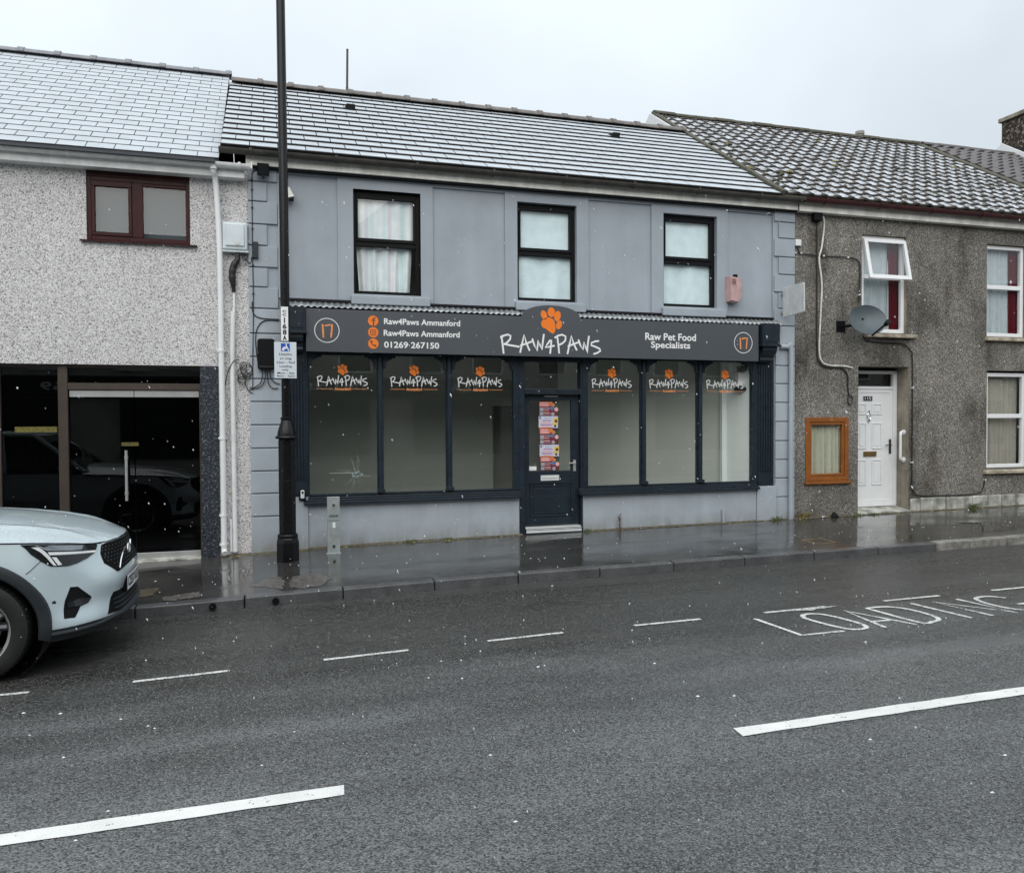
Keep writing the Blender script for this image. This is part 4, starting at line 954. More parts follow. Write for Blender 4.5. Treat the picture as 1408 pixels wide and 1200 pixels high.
# interior seen through the glass
mb = MB(); bx = 2.4
wall_grid(mb, -.03, 7.2, -.1, 2.9, [(3.56, 4.13, -.1, 1.75, .6, True, 1)], Y=bx)
build('interior_wall', mb, [MAT['wall_in'], MAT['dark_in']], H2)
mb = MB(); mb.box(-.034, 7.3, .14, 2.4, -.15, -.1); build('interior_floor', mb, MAT['floor_in'], H2)
mb = MB(); mb.box(-.034, 7.3, .10, 2.4, 2.62, 2.66); build('interior_ceiling', mb, MAT['wall_in'], H2)
mb = MB(); mb.prism([(6.96, .09), (7.2, .09), (7.2, .6), (6.82, .5)], -.1, 2.62, 'z'); mb.box(6.74, 6.82, .49, .56, -.1, 2.62); build('white_boxing', mb, MAT['wall_in2'], H2)
mb = MB(); mb.prism([(6.77, .58), (6.79, .63), (4.42, 1.55), (4.38, 1.48)], -.1, 2.62, 'z'); build('display_partition', mb, MAT['wall_in'], H2)
t = thing('electricity_meter', 'small white and black meter inside the far right shop pane', 'meter', (6.9, .2, 2.0))
mb = MB(); mb.box(6.82, 6.98, .16, .26, 2.02, 2.22); build('meter_case', mb, MAT['upvc_dirty'], t, bevel=.01)
mb = MB(); mb.box(6.80, 6.97, .14, .26, 1.94, 2.0); build('meter_base', mb, MAT['black'], t, bevel=.01)
mb = MB(); mb.box(6.84, 6.96, .13, .25, 2.24, 2.32); build('fuse_box', mb, MAT['black'], t, bevel=.01)

# ---- the fascia sign, a thing of its own
SG = thing('shop_sign', 'long charcoal fascia sign with arched centre, orange paw and white lettering', 'shop sign', (3.68, -.185, 2.37))
P = [(.437, 2.383), (6.927, 2.363), (6.927, 2.897), (4.10, 2.906)]
c0, r_ = (3.679, 2.906), .42
arc = []
for k in range(0, 25):
    a = PI*k/24; arc.append((3.679+.418*math.cos(a), 2.906+.166*math.sin(a)**.9))
P += arc[1:-1] + [(3.258, 2.909), (.437, 2.918)]
mb = MB(); mb.prism(P[::-1], -.20, -.168, 'y'); build('board', mb, MAT['board'], SG, bevel=.003)
y = -.2012
for c in ((.692, 2.650), (6.669, 2.632)):
    mb = MB(); mb.stroke([(c[0]+.15*math.cos(2*PI*k/40), c[1]+.15*math.sin(2*PI*k/40)) for k in range(40)], .009, y, closed=True); build('number_ring', mb, MAT['white'], SG, recalc=False)
    k = .00127; T = lambda a, b: (c[0]+(a-347)*k, c[1]-(b-384)*k)
    mb = MB(); mb.stroke([T(306, 332), T(309, 390), T(312, 448)], .022, y); mb.stroke([T(334, 338), T(366, 331), T(398, 326), T(393, 385), T(386, 448)], .021, y-.0002); build('house_number', mb, MAT['orange2'], SG, recalc=False)
for s_, *q in (('Raw4Paws Ammanford', 1.406, 2.405, 2.748, 2.826), ('Raw4Paws Ammanford', 1.401, 2.398, 2.600, 2.678), ('01269 267150', 1.405, 2.122, 2.447, 2.530)):
    mb = MB(); add_text(mb, s_, *q, y, bold=.022); build('contact_lettering', mb, MAT['white'], SG, recalc=False)
for s_, *q in (('Raw Pet Food', 5.082, 5.888, 2.635, 2.738), ('Specialists', 5.172, 5.795, 2.497, 2.620)):
    mb = MB(); add_text(mb, s_, *q, y, bold=.022); build('trade_lettering', mb, MAT['white'], SG, recalc=False)
mb = MB(); raw_strokes(mb, 2.955, 1.459, 2.655, .232, y, 0, 1.12); build('name_lettering', mb, MAT['white'], SG, recalc=False)
mb = MB(); paw(mb, 3.677, 2.864, .355, y); build('paw_emblem', mb, MAT['orange'], SG, recalc=False)
for i, z in enumerate((2.788, 2.641, 2.497)):
    mb = MB(); mb.disc(1.268, z, .066, y, n=28); ic = build('contact_icon', mb, MAT['orange'], SG, recalc=False)
    mb = MB(); yy = y-.0006
    if i == 0: mb.stroke([(1.292, z+.034), (1.281, z+.036), (1.273, z+.028), (1.272, z+.01), (1.272, z-.06)], .016, yy); mb.stroke([(1.25, z+.006), (1.294, z+.006)], .013, yy-.0002)
    elif i == 1:
        q = []; 
        for cx_, cz_, a0 in ((.018, .018, 0), (-.018, .018, 90), (-.018, -.018, 180), (.018, -.018, 270)):
            for k in range(4): a = R(a0+k*30); q.append((1.268+cx_+.015*math.cos(a), z+cz_+.015*math.sin(a)))
        mb.stroke(q, .008, yy, closed=True); mb.stroke([(1.268+.014*math.cos(2*PI*k/16), z+.014*math.sin(2*PI*k/16)) for k in range(16)], .007, yy, closed=True)
    else:
        mb.stroke([(1.244, z+.030), (1.246, z+.008), (1.258, z-.012), (1.276, z-.024), (1.296, z-.026)], .012, yy)
        mb.stroke([(1.238, z+.030), (1.250, z+.026)], .020, yy-.0002); mb.stroke([(1.290, z-.020), (1.297, z-.030)], .020, yy-.0004)
    build('icon_glyph', mb, MAT['ghost'], ic, recalc=False)
# ================================================================== RIGHT: GREY ROUGHCAST HOUSE
H3 = thing('roughcast_house', 'dark grey roughcast terraced house with white upvc door and patchy snowy tile roof', 'house', (10.5, .3, .0))
GX0, GX1 = 7.685, 13.84
mb = MB()
holes = [(8.93, 9.80, 2.868, 4.41, .09, False, 1), (11.436, 12.30, 2.868, 4.405, .09, False, 1), (11.45, 12.36, .655, 2.30, .09, False, 1), (12.98, 13.6, 2.868, 4.405, .09, False, 1),
         (8.872, 9.853, -.7, 2.337, .27, False, 1), (7.895, 8.69, .525, 1.532, .02, False)]
wall_grid(mb, GX0, GX1, -.7, 4.74, holes)
build('wall', mb, [MAT['rough'], MAT['reveal']], H3)
# openings
def upvc_window(X0, X1, Z0, Z1, zt, nm='window', Y=.055):
    mb = MB(); ring(mb, X0, X1, Z0, Z1, .062, Y, Y+.06); mb.box(X0+.062, X1-.062, Y+.002, Y+.058, zt-.035, zt+.035)
    return build(nm, mb, MAT['upvc'], H3, bevel=.006, seg=2)
wa = upvc_window(8.955, 9.80, 2.872, 4.402, 3.76)
pane(wa, 9.017, 9.738, 2.934, 3.725, .085)
# top-hung sash, open
hz, ht, an = 4.35, .66, R(12)
def SP(x, d, s_): return (x, .05 - d*math.cos(an) - s_*math.sin(an), hz + d*math.sin(an)*0 - s_*math.cos(an))
mb = MB()
def sbar(x0, x1, s0, s1): mb.hexa([SP(x0, 0, s1), SP(x1, 0, s1), SP(x1, .05, s1), SP(x0, .05, s1), SP(x0, 0, s0), SP(x1, 0, s0), SP(x1, .05, s0), SP(x0, .05, s0)])
sbar(8.975, 9.035, 0, ht); sbar(9.725, 9.785, 0, ht); sbar(9.035, 9.725, 0, .06); sbar(9.035, 9.725, ht-.065, ht)
sh = build('open_sash', mb, MAT['upvc'], wa, bevel=.005)
mb = MB(); mb.poly([SP(9.035, .025, ht-.065), SP(9.725, .025, ht-.065), SP(9.725, .025, .06), SP(9.035, .025, .06)]); build('pane', mb, MAT['pane'], wa)
drape(wa, 9.0, 9.60, 2.9, 4.40, .17, 'net', 8, .014, 31); drape(wa, 9.555, 9.735, 2.9, 4.38, .15, 'redc', 3, .018, 32)
wb = upvc_window(11.44, 12.28, 2.872, 4.395, 3.70)
pane(wb, 11.502, 12.218, 2.934, 3.665, .085); pane(wb, 11.502, 12.218, 3.735, 4.333, .085)
drape(wb, 11.45, 12.12, 2.9, 4.40, .17, 'net', 8, .014, 33); drape(wb, 12.05, 12.25, 2.9, 4.38, .15, 'redc', 3, .018, 34)
wd_ = upvc_window(13.0, 13.58, 2.872, 4.395, 3.70); pane(wd_, 13.06, 13.52, 2.934, 3.665, .085); pane(wd_, 13.06, 13.52, 3.735, 4.333, .085); drape(wd_, 13.0, 13.58, 2.9, 4.4, .17, 'net', 6, .014, 37)
wc = upvc_window(11.47, 12.34, .668, 2.265, 1.54)
pane(wc, 11.532, 12.278, .73, 1.505, .085); pane(wc, 11.532, 12.278, 1.575, 2.203, .085)
drape(wc, 11.48, 11.98, .68, 2.25, .17, 'beige', 7, .012, 35); drape(wc, 12.0, 12.33, .68, 2.25, .19, 'beige', 4, .014, 36)
# white vase with flowers behind the right-hand upper window pane is left as a small pale spray
for (a, b, z) in ((8.98, 9.96, 2.79), (11.40, 12.42, 2.79), (12.9, 13.7, 2.79), (11.38, 12.46, .575)):
    mb = MB(); mb.hexa([(a, -.07, z), (b, -.07, z), (b, .09, z), (a, .09, z), (a, -.07, z+.055), (b, -.07, z+.055), (b, .09, z+.076), (a, .09, z+.076)]); build('window_sill', mb, MAT['sill'], H3, bevel=.01, seg=2)
# brown wooden window near the corner
mb = MB(); ring(mb, 7.897, 8.688, .54, 1.53, .072, -.012, .06); ring(mb, 7.972, 8.614, .618, 1.455, .04, .0, .05)
wo = build('wooden_window', mb, MAT['wood'], H3, bevel=.007, seg=2)
mb = MB(); mb.box(7.875, 8.715, -.045, -.0005, .495, .538); build('wooden_sill', mb, MAT['wood'], wo, bevel=.008, seg=2)
pane(wo, 8.012, 8.574, .66, 1.413, .03); drape(wo, 7.99, 8.60, .63, 1.44, .085, 'cream', 9, .018, 41)
mb = MB(); mb.box(7.9, 8.68, .3, .33, .5, 1.55); build('window_recess', mb, MAT['dark_in'], wo)
# front door in its recess
mb = MB(); ring(mb, 8.92, 9.85, .08, 2.285, .075, .25, .32, fws=(.06, .07, .02, .05)); mb.box(8.98, 9.78, .252, .318, 1.985, 2.03)
fr = build('door_frame', mb, MAT['upvc'], H3, bevel=.006, seg=2); pane(fr, 8.98, 9.78, 2.03, 2.235, .285)
mb = MB(); mb.box(8.983, 9.777, .275, .315, .102, 1.983); ring(mb, 8.983, 9.777, .102, 1.983, .05, .266, .2745, fws=(.05, .065, .09, .055))
fd = build('door', mb, MAT['upvc'], H3, bevel=.005, seg=2)
for xa, xb in ((9.09, 9.262), (9.37, 9.565)):
    for za, zb in ((1.572, 1.753), (1.015, 1.442), (.428, .844)):
        mb = MB(); ring(mb, xa, xb, za, zb, .022, .262, .2745); mb.box(xa+.04, xb-.04, .266, .2745, za+.04, zb-.04); build('door_panel', mb, MAT['upvc'], fd, bevel=.006, seg=2)
mb = MB(); mb.box(9.20, 9.37, .262, .2655, 1.80, 1.87); nb = build('number_plate', mb, MAT['ink'], fd)
mb = MB(); add_text(mb, '115', 9.225, 9.345, 1.812, 1.858, .2612, bold=.01); build('house_number', mb, MAT['upvc_dirty'], fd, recalc=False)
mb = MB(); mb.tube([(9.30, .255, 1.60), (9.30, .255, 1.64)], .012, 8); mb.tube([(9.30+.035*math.cos(a), .252, 1.545+.05*math.sin(a)) for a in [2*PI*k/12 for k in range(13)]], .008, 6); mb.box(9.285, 9.315, .25, .2655, 1.46, 1.49); build('knocker', mb, MAT['chrome'], fd, smooth=True)
mb = MB(); mb.box(9.205, 9.455, .258, .2745, .895, .975); mb.box(9.225, 9.435, .254, .2579, .912, .958); build('letter_box', mb, MAT['brass'], fd, bevel=.003)
mb = MB(); mb.box(9.705, 9.745, .258, .2655, .93, 1.17); mb.tube([(9.725, .262, 1.075), (9.725, .225, 1.075), (9.60, .222, 1.07)], .009, 8); build('door_handle', mb, M('dark_door_handle', (.09, .085, .07), .35, metal=.7), fd)
mb = MB(); mb.hexa([(8.86, -.05, -.3), (9.86, -.05, -.3), (9.86, .3, -.3), (8.86, .3, -.3), (8.86, -.05, .02), (9.86, -.05, .03), (9.86, .3, .078), (8.86, .3, .078)]); build('doorstep', mb, MAT['plinth'], H3, bevel=.012, seg=2)
mb = MB(); mb.box(8.8, 9.9, .5, .52, 1.9, 2.4); build('hall_back', mb, MAT['dark_in'], H3)
# pale plinth stones along the foot of the wall
sx = [9.862, 10.06, 10.58, 11.12, 11.75, 12.4, 13.1, 13.8]
for a, b in zip(sx, sx[1:]):
    mb = MB(); j = random.uniform(-.012, .012); mb.box(a+.006, b-.006, -.045+j, -.0005, -.3, .205+random.uniform(-.02, .02)); build('plinth_stone', mb, MAT['plinth'], H3, bevel=.018, seg=2)
# eaves, gutter, roof
mb = MB(); mb.box(GX0+.01, GX1, -.115, -.09, 4.655, 4.80); mb.box(GX0+.012, GX1, -.0895, -.001, 4.657, 4.67); build('fascia_board', mb, MAT['fasc'], H3, bevel=.003)
gutter(H3, GX0+.03, GX1, -.20, 4.825, .062, MAT['margut'], 1.0)
EG = (-.22, 4.845, 4.02, 7.55)
rf3 = deck(H3, 7.36, GX1, *EG, MAT['moss'], rear=True)
def pantile(w_, L_, th, rise, mats, seed, snow=True, name='roof_tile'):
    rr = random.Random(seed); mb = MB(); nx = 8
    def prof(u): return rise*(.5+.5*math.cos(2*PI*(u-.86)))**2.2
    us = [i/nx for i in range(nx+1)]
    X = [-w_/2*1.03 + w_*1.06*u for u in us]
    t0 = [(x, 0, th+prof(u)) for x, u in zip(X, us)]; t1 = [(x, L_, .004+prof(u)) for x, u in zip(X, us)]; b0 = [(x, 0, prof(u)*.8-.004) for x, u in zip(X, us)]
    mb.add(t0+t1, [(i, i+1, nx+2+i, nx+1+i) for i in range(nx)], 0); mb.add(b0+t0, [(i, i+1, nx+2+i, nx+1+i) for i in range(nx)], 0)
    if snow:
        # thin snow lying in the pan of the tile
        vis = L_*.86; k = 7; a, b = .03+rr.uniform(0, .03), .70+rr.uniform(-.05, .05)
        def edge(u):  # slanting, ragged lower edge
            return .035 + .06*abs(u-.4) + rr.uniform(-.012, .016)
        lo = []; hi = []
        for i in range(k+1):
            u = a+(b-a)*i/k; x = -w_/2+w_*u
            y0 = edge(u); y1 = vis - .03 - .07*max(0, u-.5) + rr.uniform(-.02, .012)
            zf = lambda y, u=u: th + (.004-th)*y/L_ + prof(u) + .0045
            lo.append((x, y0, zf(y0))); hi.append((x, y1, zf(y1)))
        mb.add(lo+hi, [(i, i+1, k+2+i, k+1+i) for i in range(k)], 1)
        mb.add([(p[0], p[1]-.006, p[2]-.005) for p in lo]+lo, [(i, i+1, k+2+i, k+1+i) for i in range(k)], 1)
    me = bpy.data.meshes.new(name); me.from_pydata(mb.v, [], mb.f)
    for m_ in mats: me.materials.append(m_)
    for p, mi in zip(me.polygons, mb.m): p.material_index = mi
    return me
tm = [pantile(.245, .36, .028, .026, [MAT['tile'], MAT['psnow']], s_) for s_ in range(7)]
lay(rf3, tm, 'roof_tile', 7.36, GX1-.05, *EG, .245, .305, stagger=0, jit=.006, rj=.006, lift=.004, key=lambda c: (c-CAM).length + (50 if c.x > 12.7 else 0) + (60 if (c.x-7.3) < .1 else 0))
mb = MB(); prof = [(4.02+.12*math.cos(PI*k/8), 7.55+.085*math.sin(PI*k/8)) for k in range(9)]
x = 7.34; 
while x < GX1:
    b = min(x+.45, GX1); m2 = MB(); dz = random.uniform(-.008, .008); m2.prism([(p[0], p[1]+dz) for p in prof], x+.004, b-.004, 'x'); build('ridge_tile', m2, MAT['moss'], rf3, smooth=True); x += .45
# mortar fillets at both verges
def slope_strip(X0, X1, E_, lift, th, m, par, name, n=24, jit=.01, s0=0.0, s1=None):
    L_, u, n_ = roof_frame(*E_); s1 = s1 or L_; mb = MB(); prev = None
    for i in range(n+1):
        c = Vector((0, E_[0], E_[1])) + u*(s0+(s1-s0)*i/n); ja = random.uniform(-jit, jit); jb = random.uniform(-jit, jit); jl = random.uniform(-jit, jit)*.4
        cur = [(X0+ja, *(c+n_*(lift+jl))[1:]), (X1+jb, *(c+n_*(lift+jl))[1:]), (X1+jb, *(c+n_*(lift-th))[1:]), (X0+ja, *(c+n_*(lift-th))[1:])]
        if prev: mb.hexa([prev[3], prev[2], cur[2], cur[3], prev[0], prev[1], cur[1], cur[0]])
        prev = cur
    return build(name, mb, m, par, smooth=False)
slope_strip(7.30, 7.40, EG, .055, .10, MAT['moss'], rf3, 'verge_mortar')
slope_strip(13.70, 13.92, EG, .06, .10, MAT['moss'], rf3, 'verge_mortar')
# moss cushions
rr = random.Random(9)
for k in range(26):
    L_, u, n_ = roof_frame(*EG); s_ = rr.uniform(.1, L_-.1); x = rr.choice([rr.uniform(7.5, 13.6), rr.uniform(7.4, 8.0)]); c = Vector((x, EG[0], EG[1])) + u*s_ + n_*.045
    mb = MB(); q = rr.uniform(.025, .06); mb.lathe([(q, -.02), (q*.95, .0), (q*.6, .018), (.01, .026)], c, 9); build('moss_cushion', mb, MAT['moss2'] if k % 3 == 0 else MAT['moss'], rf3, smooth=True)
# gable with white bargeboards above the shop roof
mb = MB(); mb.prism([(.24, -.6), (7.8, -.6), (7.8, 4.8), (4.02, 7.44), (.24, 4.9)], 7.70, 7.80, 'x'); build('gable_wall', mb, MAT['chim'], H3)
mb = MB(); L_, u, n_ = roof_frame(*EG)
def bb(Ya, Za, Yb, Zb, d0, d1, x0, x1): mb.hexa([(x0, Ya, Za-d1), (x1, Ya, Za-d1), (x1, Yb, Zb-d1), (x0, Yb, Zb-d1), (x0, Ya, Za-d0), (x1, Ya, Za-d0), (x1, Yb, Zb-d0), (x0, Yb, Zb-d0)])
bb(2.5, 6.574, 4.02, 7.55, -.03, .22, 7.27, 7.298); bb(2.5, 6.56, 4.02, 7.536, .235, .27, 7.285, 7.55)
bb(4.02, 7.55, 5.54, 6.574, -.03, .22, 7.27, 7.298); bb(4.02, 7.536, 5.54, 6.56, .235, .27, 7.285, 7.55)
build('bargeboard', mb, MAT['upvc'], H3, bevel=.004)
mb = MB(); mb.prism([(2.6, 6.3), (5.4, 6.3), (4.02, 7.25)], 7.42, 7.45, 'x'); build('gable_infill', mb, MAT['chim'], H3)
party(H3, GX0, GX1, 4.7, 7.8, MAT['reveal'])
mb = MB(); mb.box(GX0+.1, GX1, 2.6, 2.7, -.6, 4.7); mb.box(GX0+.1, GX1, .25, 2.6, 2.45, 2.6); mb.box(GX1-.2, GX1-.001, .25, 7.8, -.6, 4.75); mb.box(10.2, 10.3, .28, 2.59, -.6, 4.7); build('inner_wall', mb, MAT['wall_in'], H3)
mb = MB(); mb.tube([(12.52, 4.3, 7.45), (12.52, 4.3, 7.76)], .075, 14); mb.tube([(12.52, 4.3, 7.70), (12.52, 4.3, 7.74)], .105, 14); mb.tube([(12.52, 4.3, 7.765), (12.52, 4.3, 7.83)], .095, 14); build('flue', mb, M('beige_flue', (.30, .285, .25), .6), H3, smooth=True)

# ------------------------------------------------------------------ brown-tiled house beyond
H4 = thing('brown_tiled_house', 'neighbouring house with bare brown ribbed tile roof, at far right edge', 'house', (14.8, .3, .05))
mb = MB(); wall_grid(mb, 13.845, 16.6, -.6, 4.74, [(14.4, 15.3, 2.9, 4.3, .1, True)]); build('wall', mb, MAT['rough'], H4)
EB = (-.22, 4.86, 4.02, 7.56)
rf4 = deck(H4, 13.86, 16.5, *EB, MAT['tile'], rear=True)
tb_ = [pantile(.29, .38, .036, .045, [MAT['btile'], MAT['btile']], 50+s_, snow=False) for s_ in range(3)]
lay(rf4, tb_, 'roof_tile', 13.93, 16.5, *EB, .29, .32, stagger=0, jit=.003, rj=.003, lift=.006)
ridge_tiles(rf4, 13.9, 16.5, 4.02, 7.59, .45, .11, MAT['btile'], collar=False)
gutter(H4, 13.86, 16.6, -.20, 4.835, .06, MAT['black'], 1.0)
party(H4, 13.85, 16.6, 4.74, 7.8, MAT['reveal'])
# ------------------------------------------------------------------ house at the far end, only its gable and chimney show
H5 = thing('chimney_house', 'far right house showing only white bargeboard gable and stony chimney stack', 'house', (18.5, .3, .1))
mb = MB(); wall_grid(mb, 16.62, 22, -.6, 5.0, [(17.6, 18.5, 3.0, 4.4, .1, True), (19.8, 20.7, 3.0, 4.4, .1, True)]); mb.prism([(0.001, -.6), (8.6, -.6), (8.6, 4.8), (4.3, 7.8), (0.001, 4.8)], 16.63, 16.8, 'x'); build('wall', mb, MAT['rough'], H5)
E5 = (-.3, 4.80, 4.3, 7.92)
deck(H5, 16.56, 22, *E5, MAT['slate'], rear=True)
mb = MB()
def b5(Ya, Za, Yb, Zb, d0, d1, x0, x1): mb.hexa([(x0, Ya, Za-d1), (x1, Ya, Za-d1), (x1, Yb, Zb-d1), (x0, Yb, Zb-d1), (x0, Ya, Za-d0), (x1, Ya, Za-d0), (x1, Yb, Zb-d0), (x0, Yb, Zb-d0)])
b5(-.3, 4.80, 4.3, 7.92, -.03, .21, 16.52, 16.558); b5(4.3, 7.92, 8.9, 4.80, -.03, .21, 16.52, 16.558); b5(-.3, 4.79, 4.3, 7.91, .215, .26, 16.53, 16.61); b5(4.3, 7.91, 8.9, 4.79, .215, .26, 16.53, 16.61)
build('bargeboard', mb, MAT['upvc'], H5, bevel=.004)
mb = MB(); mb.box(17.19, 18.0, 3.7, 4.9, 7.1, 8.70); ch = build('chimney', mb, MAT['chim'], H5, bevel=.01)
mb = MB(); mb.box(17.13, 18.06, 3.65, 4.95, 8.7005, 8.80); build('chimney_cap', mb, MAT['reveal'], ch, bevel=.01)
mb = MB(); mb.box(16.62, 22, 8.4, 8.6, -.6, 5.0); build('rear_wall', mb, MAT['reveal'], H5)

# ------------------------------------------------------------------ terrace behind the photographer, seen only as reflections
H6 = thing('opposite_terrace', 'plain rendered terrace across the street behind the photographer', 'building', (2, -13.4, 0))
mb = MB(); mb.box(-30, 60, -20.5, -13.21, -.8, 4.9); build('wall', mb, MAT['opp'], H6)
mb = MB(); mb.prism([(-21, 4.85), (-12.9, 4.85), (-16.9, 7.4)], -30.2, 60.2, 'x'); build('roof', mb, MAT['slate2'], H6)
for x in range(-20, 26, 4):
    for dx in (0, 1.9):
        mb = MB(); ring(mb, x+dx, x+dx+1, 2.9, 4.3, .06, -13.209, -13.17); mb.box(x+dx+.06, x+dx+.94, -13.208, -13.19, 3.57, 3.63); w_ = build('window', mb, MAT['upvc'], H6)
        mb = MB(); mb.poly([(x+dx+.06, -13.205, 2.96), (x+dx+.94, -13.205, 2.96), (x+dx+.94, -13.205, 4.24), (x+dx+.06, -13.205, 4.24)]); build('pane', mb, M('dark_pane', (.02, .025, .03), .08), w_) if x == -20 and dx == 0 else build('pane', mb, bpy.data.materials['dark_pane'], w_)
    mb = MB(); mb.box(x+.1, x+2.8, -13.209, -13.15, .5, 2.15); build('shopfront', mb, MAT['opp_dark'], H6)
mb = MB(); mb.box(-9, 7.5, -13.209, -13.10, 2.2, 2.75); sgn = build('shop_board', mb, MAT['opp_dark'], H6)
mir = lambda a, b, d: (-a, d, b)
mb = MB()
add_text(mb, 'The Cottage', -2.75, -.45, 2.32, 2.66, -13.097, to=mir, bold=.02); add_text(mb, 'TEA', -6.2, -5.2, 2.36, 2.62, -13.097, to=mir, bold=.02); add_text(mb, 'TEL 01269', 3.2, 5.8, 2.36, 2.58, -13.097, to=mir, bold=.02)
build('board_lettering', mb, MAT['white'], H6, recalc=False)
# ================================================================== STREET FURNITURE AND THINGS ON THE WALLS
LXY = (.183, -.671); LZ = pave_z(*LXY)
L1 = thing('street_lamp', 'tall black cast iron lamp column on pavement before the shop corner', 'lamp post', (LXY[0], LXY[1], LZ))
o8 = PI/8
mb = MB(); mb.lathe([(.137, LZ-.05), (.137, LZ+.22), (.128, LZ+.26), (.118, LZ+.275), (.128, LZ+.285), (.126, LZ+.31), (.104, LZ+.325)], (LXY[0], LXY[1], 0), 8, a0=o8); build('base', mb, MAT['iron'], L1, bevel=.008, seg=2)
mb = MB(); mb.lathe([(.104, LZ+.325), (.104, LZ+1.44)], (LXY[0], LXY[1], 0), 8, a0=o8); sh_ = build('shaft', mb, MAT['iron'], L1, bevel=.012, seg=2)
mb = MB(); mb.box(LXY[0]-.05, LXY[0]+.05, LXY[1]-.100, LXY[1]-.094, LZ+.45, LZ+.95); build('access_door', mb, MAT['iron'], sh_, bevel=.004)
mb = MB(); mb.lathe([(.104, LZ+1.44), (.128, LZ+1.445), (.132, LZ+1.46), (.126, LZ+1.475), (.108, LZ+1.485), (.104, LZ+1.52), (.088, LZ+1.58), (.068, LZ+1.64), (.062, LZ+1.66), (.070, LZ+1.672), (.070, LZ+1.69), (.056, LZ+1.70)], (LXY[0], LXY[1], 0), 20); build('collar', mb, MAT['iron'], L1, smooth=True, auto=30)
mb = MB(); mb.tube([(LXY[0], LXY[1], LZ+1.66), (LXY[0]-.005, LXY[1], 4.0), (LXY[0]-.02, LXY[1], 7.2)], [.0535, .0525, .050], 20); build('pole', mb, MAT['iron'], L1, smooth=True)
mb = MB(); mb.tube([(LXY[0]-.02, LXY[1], 7.2), (LXY[0]-.02, LXY[1]-.1, 7.6), (LXY[0]-.02, LXY[1]-.5, 7.8), (LXY[0]-.02, LXY[1]-.9, 7.75)], .04, 12); hd = build('bracket_arm', mb, MAT['iron'], L1, smooth=True)
mb = MB(); mb.lathe([(.05, 7.8), (.16, 7.74), (.2, 7.62), (.18, 7.58), (.02, 7.56)], (LXY[0]-.02, LXY[1]-1.0, 0), 16); build('lantern', mb, MAT['iron'], L1, smooth=True)
mb = MB(); yp = LXY[1]-.056; mb.box(LXY[0]-.052, LXY[0]+.030, yp-.004, yp, 2.455, 2.855); pl_ = build('number_strip', mb, MAT['upvc'], L1, bevel=.001)
mb = MB()
for ch, z0, z1 in (('C', 2.785, 2.815), ('C', 2.745, 2.775), ('1', 2.665, 2.730), ('6', 2.595, 2.658), ('8', 2.527, 2.588), ('A', 2.463, 2.520)):
    wv = .014 if ch == '1' else .044
    add_text(mb, ch, LXY[0]-.011-wv/2, LXY[0]-.011+wv/2, z0, z1, yp-.0048, bold=.045)
build('lettering', mb, MAT['ink'], pl_, recalc=False)
# parking plate clipped to the column
PS = thing('parking_sign', 'small grey loading sign with blue symbol clipped to the lamp column', 'sign', (.175, -.75, 2.02))
mb = MB(); mb.box(.052, .302, -.757, -.752, 2.018, 2.440); build('plate', mb, MAT['signgrey'], PS, bevel=.001)
mb = MB(); mb.box(.13, .225, -.7515, -.73, 2.10, 2.13); mb.box(.13, .225, -.7515, -.73, 2.33, 2.36); build('clip', mb, MAT['galv'], PS)
yf = -.7576
def ptext(s_, xa, xb, za, zb):
    mb = MB(); add_text(mb, s_, xa, xb, za, zb, yf, bold=.015); build('lettering', mb, MAT['ink'], PS, recalc=False)
mb = MB(); mb.poly([(.128, yf, 2.332), (.228, yf, 2.332), (.228, yf, 2.424), (.128, yf, 2.424)]); sy = build('blue_square', mb, MAT['blue'], PS)
mb = MB(); mb.disc(.152, 2.352, .013, yf-.0005, n=14); mb.stroke([(.186, 2.412), (.190, 2.385), (.205, 2.365), (.214, 2.342)], .012, yf-.0006); mb.stroke([(.150, 2.36), (.180, 2.362), (.196, 2.385)], .010, yf-.0007); mb.disc(.187, 2.414, .007, yf-.0008, n=12); mb.stroke([(.150, 2.366), (.168, 2.382), (.184, 2.372)], .014, yf-.0009)
build('loading_symbol', mb, MAT['white'], sy, recalc=False)
for s_, xa, xb, za, zb in (('Llwytho', .107, .250, 2.275, 2.312), ('yn unig', .113, .245, 2.228, 2.262), ('Llun - Sad', .080, .282, 2.190, 2.217), ('Loading', .110, .248, 2.138, 2.170), ('only', .138, .212, 2.098, 2.130), ('Mon - Sat', .085, .275, 2.066, 2.091), ('8am - 6pm', .080, .282, 2.028, 2.055)):
    ptext(s_, xa, xb, za, zb)

